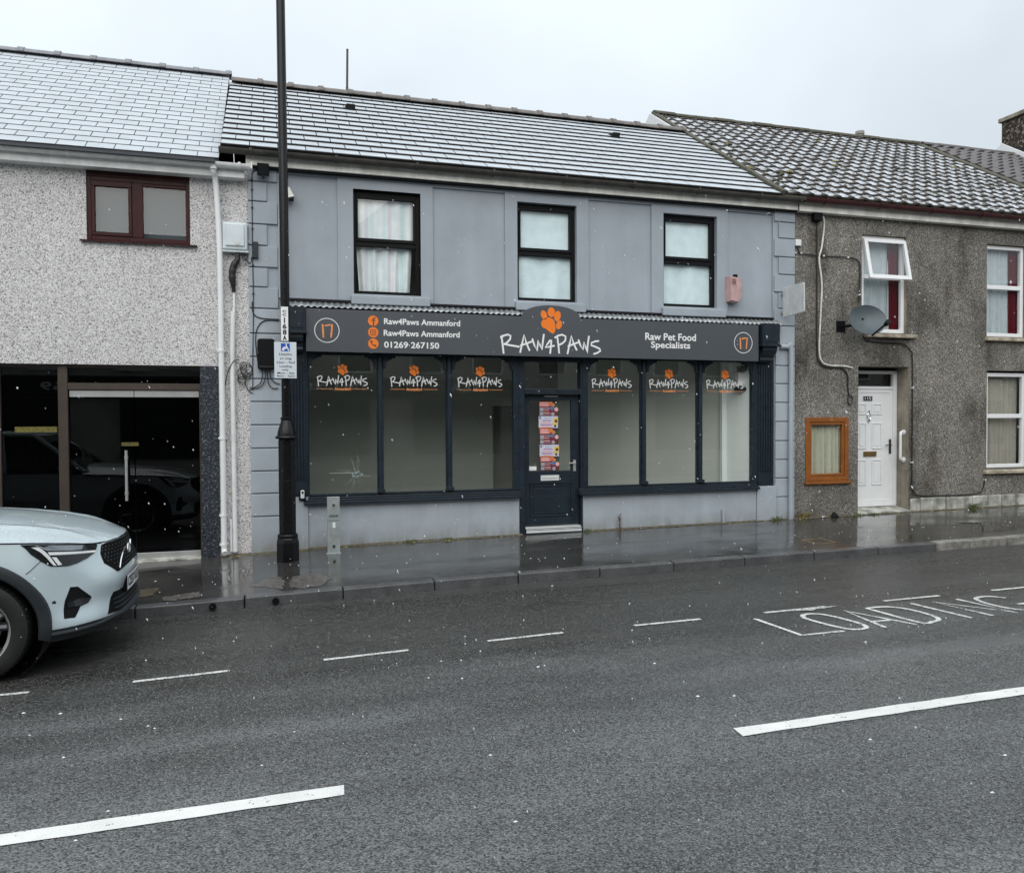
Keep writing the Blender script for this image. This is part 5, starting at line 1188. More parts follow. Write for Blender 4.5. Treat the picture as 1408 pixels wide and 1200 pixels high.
def wthing(name, label, cat, loc, group=None): return thing(name, label, cat, loc, group)
t = wthing('cable_box', 'black rounded box on the corner blocks left of the lamp column', 'cable box', (-.04, -.03, 2.16))
mb = MB(); pts = []
for cx_, cz_, a0 in ((.03, 2.505, 0), (-.11, 2.505, 90), (-.11, 2.19, 180), (.03, 2.19, 270)):
    for k in range(5): a = R(a0+k*22.5); pts.append((cx_+.034*math.cos(a), cz_+.034*math.sin(a)))
mb.prism(pts[::-1], -.115, -.027, 'y'); build('case', mb, MAT['black'], t, bevel=.012, seg=2)
mb = MB(); mb.box(-.125, .045, -.118, -.1155, 2.185, 2.20); build('seam', mb, MAT['clad'], t)
mb = MB()
for P in ([(-.09, -.07, 2.16), (-.09, -.06, 2.08), (-.115, -.05, 1.99), (-.2, -.04, 1.93), (-.26, -.035, 1.9)], [(-.05, -.07, 2.16), (-.055, -.06, 2.06), (-.09, -.05, 1.97), (-.17, -.04, 1.925), (-.24, -.03, 1.94)], [(0, -.07, 2.16), (.01, -.05, 2.06), (.06, -.04, 2.0), (.12, -.04, 1.98)], [(-.03, -.07, 2.16), (-.02, -.05, 2.0), (.03, -.04, 1.93), (.1, -.04, 1.93)],
          [(-.135, -.035, 2.2), (-.165, -.035, 2.5), (-.14, -.035, 2.68), (-.05, -.035, 2.77), (.12, -.035, 2.775)], [(-.2, -.035, 3.0), (-.19, -.035, 2.86), (-.1, -.035, 2.80), (.12, -.035, 2.79)]):
    mb.tube(smooth_path(P, 6), .0065, 6)
build('cable', mb, MAT['cable'], t, smooth=True)
t = wthing('corner_cable', 'thin grey clipped cable running down the corner blocks from the eaves', 'cable', (-.18, -.03, 3.4))
mb = MB(); P = [(-.115, -.05, 4.63), (-.17, -.034, 4.60), (-.185, -.033, 4.5), (-.188, -.033, 3.6), (-.185, -.033, 3.0), (-.20, -.033, 2.3), (-.205, -.033, 1.9)]; mb.tube(smooth_path(P, 6), .006, 6)
for z in (4.5, 4.38, 4.16, 3.9, 3.7, 3.45, 3.1): mb.box(-.2, -.172, -.042, -.0265, z-.006, z+.006)
build('wire', mb, MAT['clad'], t)
t = wthing('small_junction_box', 'little dark box on the corner block edge below the utility box', 'junction box', (-.15, -.05, 3.53))
mb = MB(); mb.box(-.188, -.122, -.075, -.027, 3.535, 3.735); build('case', mb, MAT['clad'], t, bevel=.006)
t = wthing('floodlight', 'black square floodlight under the shop eaves left of the lamp column', 'floodlight', (-.05, -.05, 4.55))
mb = MB(); mb.hexa([(-.122, -.13, 4.53), (.018, -.13, 4.53), (.018, -.08, 4.55), (-.122, -.08, 4.55), (-.122, -.16, 4.68), (.018, -.16, 4.68), (.018, -.10, 4.69), (-.122, -.10, 4.69)]); build('lamp_case', mb, MAT['black'], t, bevel=.006)
mb = MB(); mb.poly([(-.108, -.1345, 4.545), (.004, -.1345, 4.545), (.004, -.1605, 4.67), (-.108, -.1605, 4.67)]); build('glass', mb, MAT['lamp_dark'], t)
mb = MB(); mb.box(-.08, -.02, -.09, -.0265, 4.6, 4.615); mb.tube([(-.05, -.1, 4.53), (-.05, -.1, 4.512)], .012, 8); build('bracket', mb, MAT['black'], t)
t = wthing('security_sensor', 'small cream and black wall sensor just right of the lamp column', 'sensor', (.27, -.05, 4.3))
mb = MB(); mb.hexa([(.245, -.09, 4.30), (.318, -.13, 4.31), (.318, -.03, 4.31), (.245, -.002, 4.30), (.235, -.05, 4.445), (.262, -.06, 4.44), (.262, -.03, 4.44), (.235, -.002, 4.445)]); build('hood', mb, MAT['fasc'], t, bevel=.006)
mb = MB(); mb.box(.255, .312, -.115, -.03, 4.268, 4.298); mb.box(.215, .243, -.06, -.0005, 4.27, 4.44); build('lens', mb, MAT['black'], t, bevel=.004)
t = wthing('alarm_box', 'faded pink burglar alarm box on the grey wall by the right corner', 'alarm box', (6.62, -.04, 3.25))
mb = MB(); P = [(6.49, 3.63), (6.72, 3.60), (6.735, 3.33), (6.66, 3.225), (6.50, 3.245)]
mb.add([(p[0], -.001, p[1]) for p in P]+[(6.515+(p[0]-6.49)*.8, -.11, 3.24+(p[1]-3.225)*.93) for p in P], [(0, 1, 2, 3, 4), (9, 8, 7, 6, 5)]+[(i, (i+1) % 5, 5+(i+1) % 5, 5+i) for i in range(5)]); cs_ = build('case', mb, MAT['pink'], t, bevel=.008, seg=2)
mb = MB()
for k in range(5): mb.box(6.54, 6.605, -.1145, -.110, 3.50+k*.018, 3.508+k*.018)
build('louvre', mb, M('dark_louvre', (.18, .07, .07), .6), t)
mb = MB(); mb.tube([(6.62, -.06, 3.61), (6.62, -.06, 3.65)], .035, 12); build('strobe', mb, MAT['black'], t)
t = wthing('projecting_sign', 'blank bleached white sign panel projecting from the shop right corner', 'sign', (7.45, -.3, 3.05))
mb = MB(); yz = [(-.055, 3.05), (-.56, 3.062), (-.56, 3.49), (-.055, 3.485)]; mb.prism([(-.08, 3.042), (-.55, 3.064), (-.565, 3.08), (-.562, 3.48), (-.545, 3.496), (-.075, 3.488), (-.06, 3.47), (-.06, 3.06)], 7.44, 7.462, 'x'); build('panel', mb, MAT['faded'], t, bevel=.004)
mb = MB(); mb.box(7.43, 7.472, -.0585, -.0005, 3.10, 3.14); mb.box(7.43, 7.472, -.0585, -.0005, 3.38, 3.42); mb.tube([(7.451, -.30, 3.491), (7.451, -.56, 3.52)], .006, 6); build('bracket', mb, MAT['galv'], t)
t = wthing('key_safe', 'small black and silver key safe on the sill left of the shop window', 'key safe', (.375, -.09, .52))
mb = MB(); mb.box(.335, .42, -.10, -.0585, .512, .63); build('body', mb, MAT['black'], t, bevel=.008)
mb = MB(); mb.box(.355, .402, -.115, -.1005, .54, .645); build('cover', mb, MAT['upvc_dirty'], t, bevel=.008); mb = MB(); mb.box(.368, .39, -.1165, -.1155, .60, .63); build('slot', mb, MAT['black'], t)
t = wthing('galvanised_post', 'short galvanised steel post standing on the pavement before the shop wall', 'post', (.73, -.48, pave_z(.73, -.48)))
mb = MB(); z0 = pave_z(.73, -.48); mb.box(.652, .802, -.53, -.482, z0-.03, .588); bd = build('body', mb, MAT['galv'], t, bevel=.003)
mb = MB(); mb.box(.640, .812, -.535, -.478, z0-.03, z0+.02); build('foot', mb, MAT['galv'], t, bevel=.002)
mb = MB(); mb.box(.675, .78, -.5355, -.5302, .362, .368); mb.box(.675, .78, -.5355, -.5302, .346, .352); mb.box(.652, .802, -.5345, -.5302, .30, .303); build('seam', mb, MAT['dish'], t)
for z in (.49, -.015):
    mb = MB(); mb.tube([(.728, -.5305, z), (.728, -.542, z)], .017, 10); build('bolt', mb, MAT['clad'], t)
mb = MB(); mb.box(.715, .748, -.5335, -.5304, .21, .275); build('label_patch', mb, MAT['upvc'], t)
t = wthing('stub_pipe', 'short grey pipe stub at the foot of the right stall riser', 'pipe', (6.42, -.05, 0))
mb = MB(); z0 = pave_z(6.42); mb.tube([(6.43, -.055, z0-.02), (6.425, -.055, .15)], .026, 12); mb.tube([(6.41, -.06, .15), (6.41, -.06, .19)], .012, 8); build('pipe_stub', mb, MAT['grey2'], t, smooth=True)
t = wthing('grab_rail', 'white curved grab rail fixed in the reveal of the white front door', 'grab rail', (9.85, .1, .9))
mb = MB(); mb.tube(smooth_path([(9.84, .10, 1.285), (9.80, .10, 1.285), (9.772, .085, 1.255), (9.77, .085, 1.1), (9.77, .085, .95), (9.772, .085, .87), (9.80, .10, .84), (9.84, .10, .84)], 5), .021, 12)
for z in (1.285, .84): mb.tube([(9.835, .10, z), (9.8525, .10, z)], .042, 16)
build('rail', mb, MAT['upvc'], t, smooth=True)
# satellite dish
DC = Vector((8.76, -.34, 3.02))
t = wthing('satellite_dish', 'grey oval satellite dish by the open upstairs window of the roughcast house', 'satellite dish', (8.75, -.05, 2.9))
ax = Vector((-.28, -.90, .34)).normalized(); ux = Vector((0, 0, 1)).cross(ax).normalized(); uy = ax.cross(ux)
Md = Matrix((ux, uy, ax)).transposed()
mb = MB(); prof = [(r_, -.085*(1-(r_)**2)) for r_ in [0.001, .25, .5, .75, .92, 1.0]]
vs = []; n = 36
def dpt(r_, a, off): return DC + Md @ Vector((.285*r_*math.cos(a), .25*r_*math.sin(a), -.075*(1-r_*r_)+off))
for off in (0, -.008):
    mb.add([dpt(r_, 2*PI*k/n, off) for r_, _ in prof for k in range(n)], [(i*n+k, i*n+(k+1) % n, (i+1)*n+(k+1) % n, (i+1)*n+k) for i in range(len(prof)-1) for k in range(n)])
b0 = 5*n; b1 = 6*n+5*n
mb.f += [(b0+k, b0+(k+1) % n, b1+(k+1) % n, b1+k) for k in range(n)]; mb.m += [0]*n
build('reflector', mb, MAT['dish'], t, smooth=True, auto=60)
lp = DC + Md @ Vector((.14, -.20, .30)); st_ = DC + Md @ Vector((0.02, -.27, -.0))
mb = MB(); mb.tube([st_, st_.lerp(lp, .55), lp], .014, 8); build('feed_arm', mb, MAT['black'], t)
mb = MB(); mb.tube([lp - ax*-.03, lp - ax*.07], [.04, .034], 12); mb.tube([lp - ax*.07, lp - ax*.085], .02, 10); build('receiver', mb, MAT['black'], t, smooth=True)
mb = MB(); bk = DC + Md @ Vector((0, 0, -.085)); mb.tube([bk, (bk.x-.03, -.13, bk.z-.03), (bk.x-.24, -.08, bk.z-.05), (bk.x-.25, -.005, bk.z-.05)], .022, 10); mb.box(bk.x-.33, bk.x-.17, -.012, -.0005, bk.z-.13, bk.z+.04); mb.box(bk.x-.06, bk.x+.06, bk.y+.01, bk.y+.05, bk.z-.06, bk.z+.06); build('wall_bracket', mb, MAT['black'], t)
# cables and boxes on the roughcast
def wire(name, label, pts, r_, m, clips=(), k=6):
    t = wthing(name, label, 'cable', (pts[0][0], -.02, pts[0][1])); mb = MB()
    rr = random.Random(len(pts)); mb.tube(smooth_path([(x+rr.uniform(-.006, .006), -.022, z) for x, z in pts], k), r_, 7); build('wire', mb, m, t, smooth=True)
    if clips:
        mb = MB()
        for x, z in clips: mb.box(x-.014, x+.014, -.036, -.0005, z-.01, z+.01)
        build('clip', mb, MAT['upvc_dirty'], t)
wire('white_wall_cable', 'loose white cable wandering down the roughcast beside the shop corner', [(8.19, 4.63), (8.21, 4.49), (8.16, 4.15), (8.12, 3.97), (8.17, 3.59), (8.15, 3.14), (8.13, 2.58), (8.18, 2.39), (8.33, 2.335), (8.57, 2.33), (8.75, 2.305)], .014, MAT['wcable'])
wire('dark_wall_cable', 'straight black cable from the black eaves box down to the loose loop', [(8.08, 4.56), (8.085, 3.6), (8.09, 2.58), (8.14, 2.36), (8.32, 2.305), (8.53, 2.30), (8.64, 2.2), (8.665, 1.98), (8.68, 1.86)], .011, MAT['cable'])
wire('short_wall_cable', 'thin black cable from the white junction box to the upstairs window', [(7.72, 4.14), (7.75, 4.07), (7.82, 4.03), (8.3, 4.02), (8.7, 4.02), (8.85, 3.97), (8.87, 3.85), (8.87, 3.34)], .009, MAT['cable'], [(7.79, 4.04), (8.2, 4.02), (8.65, 4.02), (8.87, 3.45)])
wire('dish_cable', 'black cable running from the satellite dish round the door to the low window', [(8.94, 2.81), (9.02, 2.74), (9.33, 2.72), (9.68, 2.71), (9.86, 2.60), (9.90, 2.45), (9.90, 1.5), (9.90, .51), (9.93, .34), (10.06, .26), (10.6, .245), (11.2, .25), (11.36, .33), (11.40, .50)], .010, MAT['cable'], [(9.90, 2.0), (9.90, .8), (11.4, .48)])
t = wthing('cable_loop', 'small dangling black cable loop left of the white front door', 'cable', (8.72, -.02, 1.78)); mb = MB(); mb.tube([(8.70+.06*math.cos(a)*.8, -.025, 1.80+.075*math.sin(a)) for a in [2*PI*k/16 for k in range(15)]], .009, 7); build('loop', mb, MAT['cable'], t, smooth=True)
t = wthing('white_junction_box', 'tiny white junction box on roughcast right beside the shop corner', 'junction box', (7.72, -.02, 4.15)); mb = MB(); mb.box(7.69, 7.79, -.04, -.0005, 4.145, 4.245); build('case', mb, MAT['upvc_dirty'], t, bevel=.008)
t = wthing('black_junction_box', 'small black box under the eaves of the roughcast house', 'junction box', (8.06, -.03, 4.54)); mb = MB(); mb.box(7.985, 8.135, -.09, -.0005, 4.535, 4.655); build('case', mb, MAT['black'], t, bevel=.01)
t = wthing('aerial_mast', 'thin bare aerial mast standing behind the shop roof ridge', 'aerial', (1.27, 2.95, 6.6)); mb = MB(); mb.tube([(1.265, 2.95, 6.5), (1.265, 2.95, 6.98)], .022, 10); mb.tube([(1.265, 2.95, 6.98), (1.275, 2.95, 7.60)], .018, 8); build('mast', mb, MAT['brgut'], t, smooth=True)
# litter at the foot of the roughcast wall
t = thing('litter_bag', 'crumpled black scrap of litter on the ground below the brown window', 'litter', (8.35, -.08, 0)); mb = MB(); z0 = pave_z(8.35, -.08)
rr = random.Random(2); mb.grid(lambda u, v: (8.30+.13*u+.012*math.sin(v*9), -.13+.09*v, z0+.01+.055*math.sin(PI*u)*math.sin(PI*v)*(1+.5*math.sin(11*u+7*v))), 8, 6); build('scrap', mb, MAT['black'], t)
for (x, y, s_, lb) in ((8.16, -.10, .035, 'white scrap of paper left of the black litter'), (8.72, -.08, .03, 'small white scrap of paper near the doorstep')):
    t = thing('litter_scrap', lb, 'litter', (x, y, pave_z(x, y))); mb = MB(); z0 = pave_z(x, y); mb.grid(lambda u, v: (x+s_*(u-.5)*2, y+s_*(v-.5), z0+.006+.02*abs(math.sin(3*u+2*v))), 4, 3); build('scrap', mb, MAT['upvc'], t)
# ================================================================== CAR
# --- car body surface: car-local x forward from the front axle, y to the car's offside (towards the road), z up
CAR_Y = [0, .2, .4, .5, .6, .68, .74, .8, .86, .905, .925]
CAR_L = [
 (.24, [.80, .795, .78, .75, .70, .655, .61, .55, .46, .34, .20], .975),
 (.33, [.858, .853, .837, .795, .745, .69, .645, .585, .495, .40, .28], .99),
 (.46, [.842, .838, .818, .775, .708, .644, .596, .532, .46, .39, .20], 1.0),
 (.60, [.870, .866, .850, .802, .718, .63, .57, .51, .44, .36, .15], 1.0),
 (.75, [.838, .829, .798, .742, .668, .605, .553, .492, .41, .31, .08], 1.0),
 (None, [.812, .80, .757, .70, .64, .58, .535, .48, .40, .25, .0], .965)]
CAR_ZT = [.862, .862, .864, .867, .88, .895, .906, .918, .931, .943, .955]
def car_P(t, v):
    xs = []; ys = []; zs = []
    for z, xl, k in CAR_L:
        xs.append(cr(xl, t)); ys.append(cr(CAR_Y, t) * k); zs.append(cr(CAR_ZT, t) if z is None else z)
    return (cr(xs, v), cr(ys, v), cr(zs, v))
CAR_ZE = [(-.75, .985), (-.3, .972), (0, .955), (.18, .946), (.435, .928), (.55, .905), (.64, .88), (.70, .867), (.757, .864), (.82, .862)]
CAR_ZC = [(-.75, 1.115), (-.3, 1.092), (.02, 1.060), (.283, 1.020), (.511, .970), (.647, .925), (.74, .893), (.82, .864)]
def lerp_tab(tab, x):
    if x <= tab[0][0]: return tab[0][1]
    for (a, b), (c, d) in zip(tab, tab[1:]):
        if x <= c: return b + (d - b) * (x - a) / (c - a)
    return tab[-1][1]
CX, CYc, CZ = -1.95, -3.42, -.255
CARC = thing('parked_car', 'pale blue-grey suv parked by the kerb, only its front end in view', 'car', (CX-1.3, CYc, road_z(CX-1.3, CYc)))
W3 = lambda p: (CX+p[0], CYc-p[1], CZ+p[2])
def ztop(x): return lerp_tab([(-3.6, 1.10), (-3.0, 1.075), (-1.5, 1.02), (-.75, .985), (-.3, .972), (0, .955)], x)
VS = [i*.2 for i in range(26)]
def half_cols():
    cols = []
    for i in range(49):
        t = 10*(i/48)**1.0
        cols.append([car_P(t, v) for v in VS])
    p10 = cols[-1]
    for i in range(1, 61):
        f = i/60; c = []
        for v, p in zip(VS, p10):
            x = p[0]*(1-f) - 3.0*f; zt = ztop(x); z = p[2]; 
            if v > 4: z = .75 + (zt-.75)*(v-4)
            y = p[1] + (.93 - .03*abs(v-2.5)**2*.35 - p[1])*min(1, f*6) - (.012 if 1.5 < v < 3 else 0)*min(1, f*6)
            c.append((x, y, z))
        cols.append(c)
    pe = cols[-1]
    for i in range(1, 13):
        a = PI/2*i/12; c = []
        for v, p in zip(VS, pe): c.append((p[0]-(.50+.06*math.sin(PI*v/5))*math.sin(a)**.75, p[1]*max(0, math.cos(a))**.45, p[2]))
        cols.append(c)
    return cols
HC = half_cols(); mb = MB(); nv = len(VS)
for sgn in (1, -1):
    b = len(mb.v)
    for c in HC: mb.v += [W3((p[0], sgn*p[1], p[2])) for p in c]
    for i in range(len(HC)-1):
        for j in range(nv-1):
            ps = [HC[i][j], HC[i+1][j], HC[i+1][j+1], HC[i][j+1]]; cxx = sum(p[0] for p in ps)/4; cy_ = sum(p[1] for p in ps)/4; cz_ = sum(p[2] for p in ps)/4
            if cy_ > .5 and (math.hypot(cxx, cz_-.355) < .452 or math.hypot(cxx+2.70, cz_-.355) < .452): continue
            vm = (VS[j]+VS[j+1])/2; dark = vm < 1.05 if i < 48 else cz_ < .36
            mb.f.append((b+i*nv+j, b+(i+1)*nv+j, b+(i+1)*nv+j+1, b+i*nv+j+1)); mb.m.append(1 if dark else 0)
body = build('body', mb, [MAT['paint'], MAT['clad']], CARC, smooth=True, auto=50)
# bonnet
TX = [(CAR_Y[i]*.965, CAR_L[5][1][i]) for i in range(11)]
def xf(y): 
    y = abs(y)
    t = 0
    for i in range(10):
        if y <= TX[i+1][0]: return TX[i][1] + (TX[i+1][1]-TX[i][1])*(y-TX[i][0])/(TX[i+1][0]-TX[i][0])
    return 0.0
def ye(x):
    if x <= 0: return .8926
    for i in range(10):
        if x >= TX[i+1][1]: return TX[i+1][0] + (TX[i][0]-TX[i+1][0])*(x-TX[i+1][1])/(TX[i][1]-TX[i+1][1])
    return .0
def hood(x, y):
    e = max(ye(x), 1e-3); k = min(1, abs(y)/e); a = lerp_tab(CAR_ZE, x); c = lerp_tab(CAR_ZC, x)
    z = a + (c-a)*(1-k**2.7)
    yr = .60 - .17*max(0, (x+.3)/1.05); z += .012*math.exp(-((abs(y)-yr)/.04)**2)*(1-max(0, (x-.45)/.35))*(1 if x < .8 else 0)
    return z + .004
def hoodP(u, v):
    w_ = 2*v-1; y = math.copysign(1-(1-abs(w_))**1.35, w_)*.888
    x1 = xf(y); x = -.75 + (x1-.004+.75)*(1-(1-u)**1.3); return W3((x, y, hood(x, y)))
mb = MB(); mb.grid(hoodP, 44, 60); build('bonnet', mb, MAT['paint'], CARC, smooth=True, auto=60)
mb = MB()
for sgn in (1, -1): mb.tube([W3((p[0]+.001, sgn*(p[1]+.0), p[2]+.002)) for p in [car_P(2.6+7.4*i/40, 5) for i in range(41)] + [(-.1-.06*i, .8926, ztop(-.1-.06*i)) for i in range(11)]], .005, 6)
build('bonnet_shut_line', mb, MAT['black'], CARC)
def cn_(t, v, e=.02):
    a = Vector(car_P(min(10, abs(t)+e), v)) - Vector(car_P(max(0, abs(t)-e), v)); b_ = Vector(car_P(abs(t), min(5, v+e))) - Vector(car_P(abs(t), max(0, v-e)))
    n_ = a.cross(b_); n_ = n_.normalized() if n_.length > 1e-9 else Vector((1, 0, 0))
    return n_ if n_.x + n_.y > 0 else -n_
def on_body(t, v, off):
    p = Vector(car_P(abs(t), v)) + cn_(t, v)*off
    if abs(t) < .02: p = Vector(car_P(0, v)) + Vector((off, 0, 0))
    return W3((p.x, -p.y if t < 0 else p.y, p.z))
def patch(name, poly, off, m, par, cuts=2, mirror=False, smooth=True, rim=True):
    bm = bmesh.new(); vsb = [bm.verts.new((p[0], p[1], 0)) for p in poly]; f = bm.faces.new(vsb)
    bmesh.ops.triangulate(bm, faces=[f])
    for _ in range(cuts): bmesh.ops.subdivide_edges(bm, edges=[e for e in bm.edges if e.calc_length() > .35], cuts=1, use_grid_fill=True)
    bmesh.ops.triangulate(bm, faces=bm.faces)
    # boundary loop for the rim
    bnd = [e for e in bm.edges if e.is_boundary]
    mb = MB(); bm.verts.index_update(); vv = [(v.co.x, v.co.y) for v in bm.verts]; ff = [tuple(v.index for v in q.verts) for q in bm.faces]; ee = [(e.verts[0].index, e.verts[1].index) for e in bnd]; bm.free()
    for s_ in ((1, -1) if mirror else (1,)):
        b = len(mb.v); mb.v += [on_body(s_*t, v, off) for t, v in vv]
        mb.f += [tuple(b+i for i in q) for q in ff]; mb.m += [0]*len(ff)
        if rim:
            b2 = len(mb.v); mb.v += [on_body(s_*t, v, -.01) for t, v in vv]
            mb.f += [(b+i, b+j, b2+j, b2+i) for i, j in ee]; mb.m += [0]*len(ee)
    return build(name, mb, m, par, smooth=smooth, auto=50)
HL = [(8.75, 4.93), (8.4, 4.55), (7.85, 4.3), (7.3, 4.1), (6.65, 4.05), (5.9, 4.0), (4.95, 4.05), (4.05, 4.2), (3.4, 4.42), (3.05, 4.82), (3.1, 4.93), (5, 4.93), (7.2, 4.93)]
for sg in (1, -1):
    hl = patch('headlight', [(sg*t, v) for t, v in HL], .005, MAT['lamp_dark'], CARC)
    patch('reflector', [(sg*t, v) for t, v in [(8.2, 4.88), (7.75, 4.72), (7.5, 4.66), (5.2, 4.62), (4.4, 4.64), (4.2, 4.88)]], .007, MAT['lamp_grey'], hl, rim=False)
    mb_ = [[(8.35, 4.80), (8.02, 4.80), (7.7, 4.65), (7.35, 4.45), (6.9, 4.1), (7.12, 4.12), (7.55, 4.40), (7.9, 4.60)], [(7.5, 4.60), (3.35, 4.52), (3.42, 4.42), (7.35, 4.49)], [(7.22, 4.42), (6.88, 4.40), (6.45, 4.10), (6.78, 4.10)]]
    for q in mb_: patch('daylight_strip', [(sg*t, v) for t, v in q], .0095, MAT['drl'], hl, cuts=2, rim=False)
    it = patch('bumper_intake', [(sg*t, v) for t, v in [(5.95, 3.0), (5.25, 2.95), (5.08, 2.42), (4.3, 2.3), (4.6, 2.02), (5.4, 1.92), (6.4, 1.45), (7.2, 1.5), (6.6, 2.4)]], .003, MAT['black'], CARC)
    patch('intake_fin', [(sg*t, v) for t, v in [(6.6, 2.25), (5.3, 2.36), (4.38, 2.28), (4.6, 2.08), (5.5, 1.97), (6.6, 2.02)]], .012, MAT['lamp_dark'], it)
    mb = MB(); P = [on_body(sg*(7.85+(8.85-7.85)*i/8), 4.33-(.42)*i/8, .0012) for i in range(9)]; mb.tube(P, .0022, 5); build('bumper_seam', mb, MAT['clad'], CARC)
    patch('parking_sensor', [(sg*(7.45+.16*math.cos(a)), 2.4+.085*math.sin(a)) for a in [2*PI*k/14 for k in range(14)]], .0015, MAT['clad'], CARC, cuts=0, rim=False)
GR = [(0, 4.97), (1.2, 4.97), (2.2, 4.95), (2.7, 4.8), (3.02, 4.3), (3.05, 3.78), (2.3, 3.28), (1.2, 3.36), (0, 3.4)]
gr = patch('grille', GR + [(-t, v) for t, v in reversed(GR[1:-1])], .004, MAT['black'], CARC, cuts=3)
gr.data.materials[0] = M('grille_black', (.006, .006, .007), .7, spec=.12)
mb = MB()
for r_ in range(7):
    for c_ in range(-9, 10):
        t = c_*.3 + (.15 if r_ % 2 else 0); v = 3.5+r_*.19
        if abs(t) > 2.85 or v > 4.7 or (abs(t) > 2.3 and v < 3.7): continue
        a, b_ = on_body(t-.055, v, .008), on_body(t+.055, v, .008); c2, d2 = on_body(t, v+.028, .008), on_body(t, v-.028, .008); mb.add([a, c2, b_, d2], [(0, 1, 2, 3)])
build('grille_mesh', mb, M('gunmetal_dots', (.16, .17, .18), .3, metal=.6), gr, recalc=False)
mb = MB(); mb.tube([on_body(t, v, .012) for t, v in [(2.05, 3.40), (1.6, 3.72), (1.1, 4.05), (.75, 4.22)]], .007, 6)
mb.tube([W3((.838, .058*math.cos(a), .735+.058*math.sin(a))) for a in [2*PI*k/24 for k in range(25)]], .011, 8, cap=False); mb.tube([W3((.845, -.04, .775)), W3((.842, -.075, .81))], .009, 6); mb.tube([W3((.840, 0, .735)), W3((.848, 0, .735))], .045, 18)
build('emblem', mb, MAT['chrome'], gr, smooth=True)
patch('lower_grille', [(0, 2.25), (1.3, 2.25), (2.55, 2.25), (3.05, 1.6), (3.4, 1.12), (1.7, 1.12), (0, 1.12), (-1.7, 1.12), (-3.4, 1.12), (-3.05, 1.6), (-2.55, 2.25), (-1.3, 2.25)], .003, MAT['black'], CARC, cuts=3)
mb = MB()
for v in (1.35, 1.6, 1.85): mb.tube([on_body(-2.6+5.2*i/20, v, .008) for i in range(21)], .006, 5)
build('lower_grille_bar', mb, MAT['clad'], CARC)
mb = MB(); mb.tube([on_body(-8.2+16.4*i/60, .95-.22*min(1, max(0, abs(-8.2+16.4*i/60)-2.5)/2), .008) for i in range(61)], [.014+.014*max(0, 1-abs(-8.2+16.4*i/60)/4) for i in range(61)], 8); build('front_lip', mb, MAT['clad'], CARC, smooth=True)
# registration plate
mb = MB(); pf = lambda y, z, d: W3((.864-.10*y*y+d, y, z))
mb.grid(lambda u, v: pf(-.26+.52*u, .463+.118*v, .012), 14, 1); mb.grid(lambda u, v: pf(-.27+.54*u, .453+.138*v, .004), 14, 1, m=1)
for y in (-.27, .27): mb.poly([pf(y, .453, -.03), pf(y, .591, -.03), pf(y, .591, .004), pf(y, .453, .004)], 1)
npl = build('number_plate', mb, [MAT['upvc'], MAT['black']], CARC, recalc=False)
mb = MB(); add_text(mb, 'CE57 KGF', -.235, .235, .482, .562, .0135, to=lambda a, b, d: pf(-a, b, d), bold=.03)
build('plate_lettering', mb, MAT['ink'], npl, recalc=False)
BP = [p for c in HC[18:] for p in c if p[1] > .4]
def byo(x, z):
    z = max(.25, z); q = sorted(((p[0]-x)**2+(p[2]-z)**2+1e-5, p[1]) for p in BP)[:6]; s_ = sum(1/a for a, _ in q); return sum(b/a for a, b in q)/s_
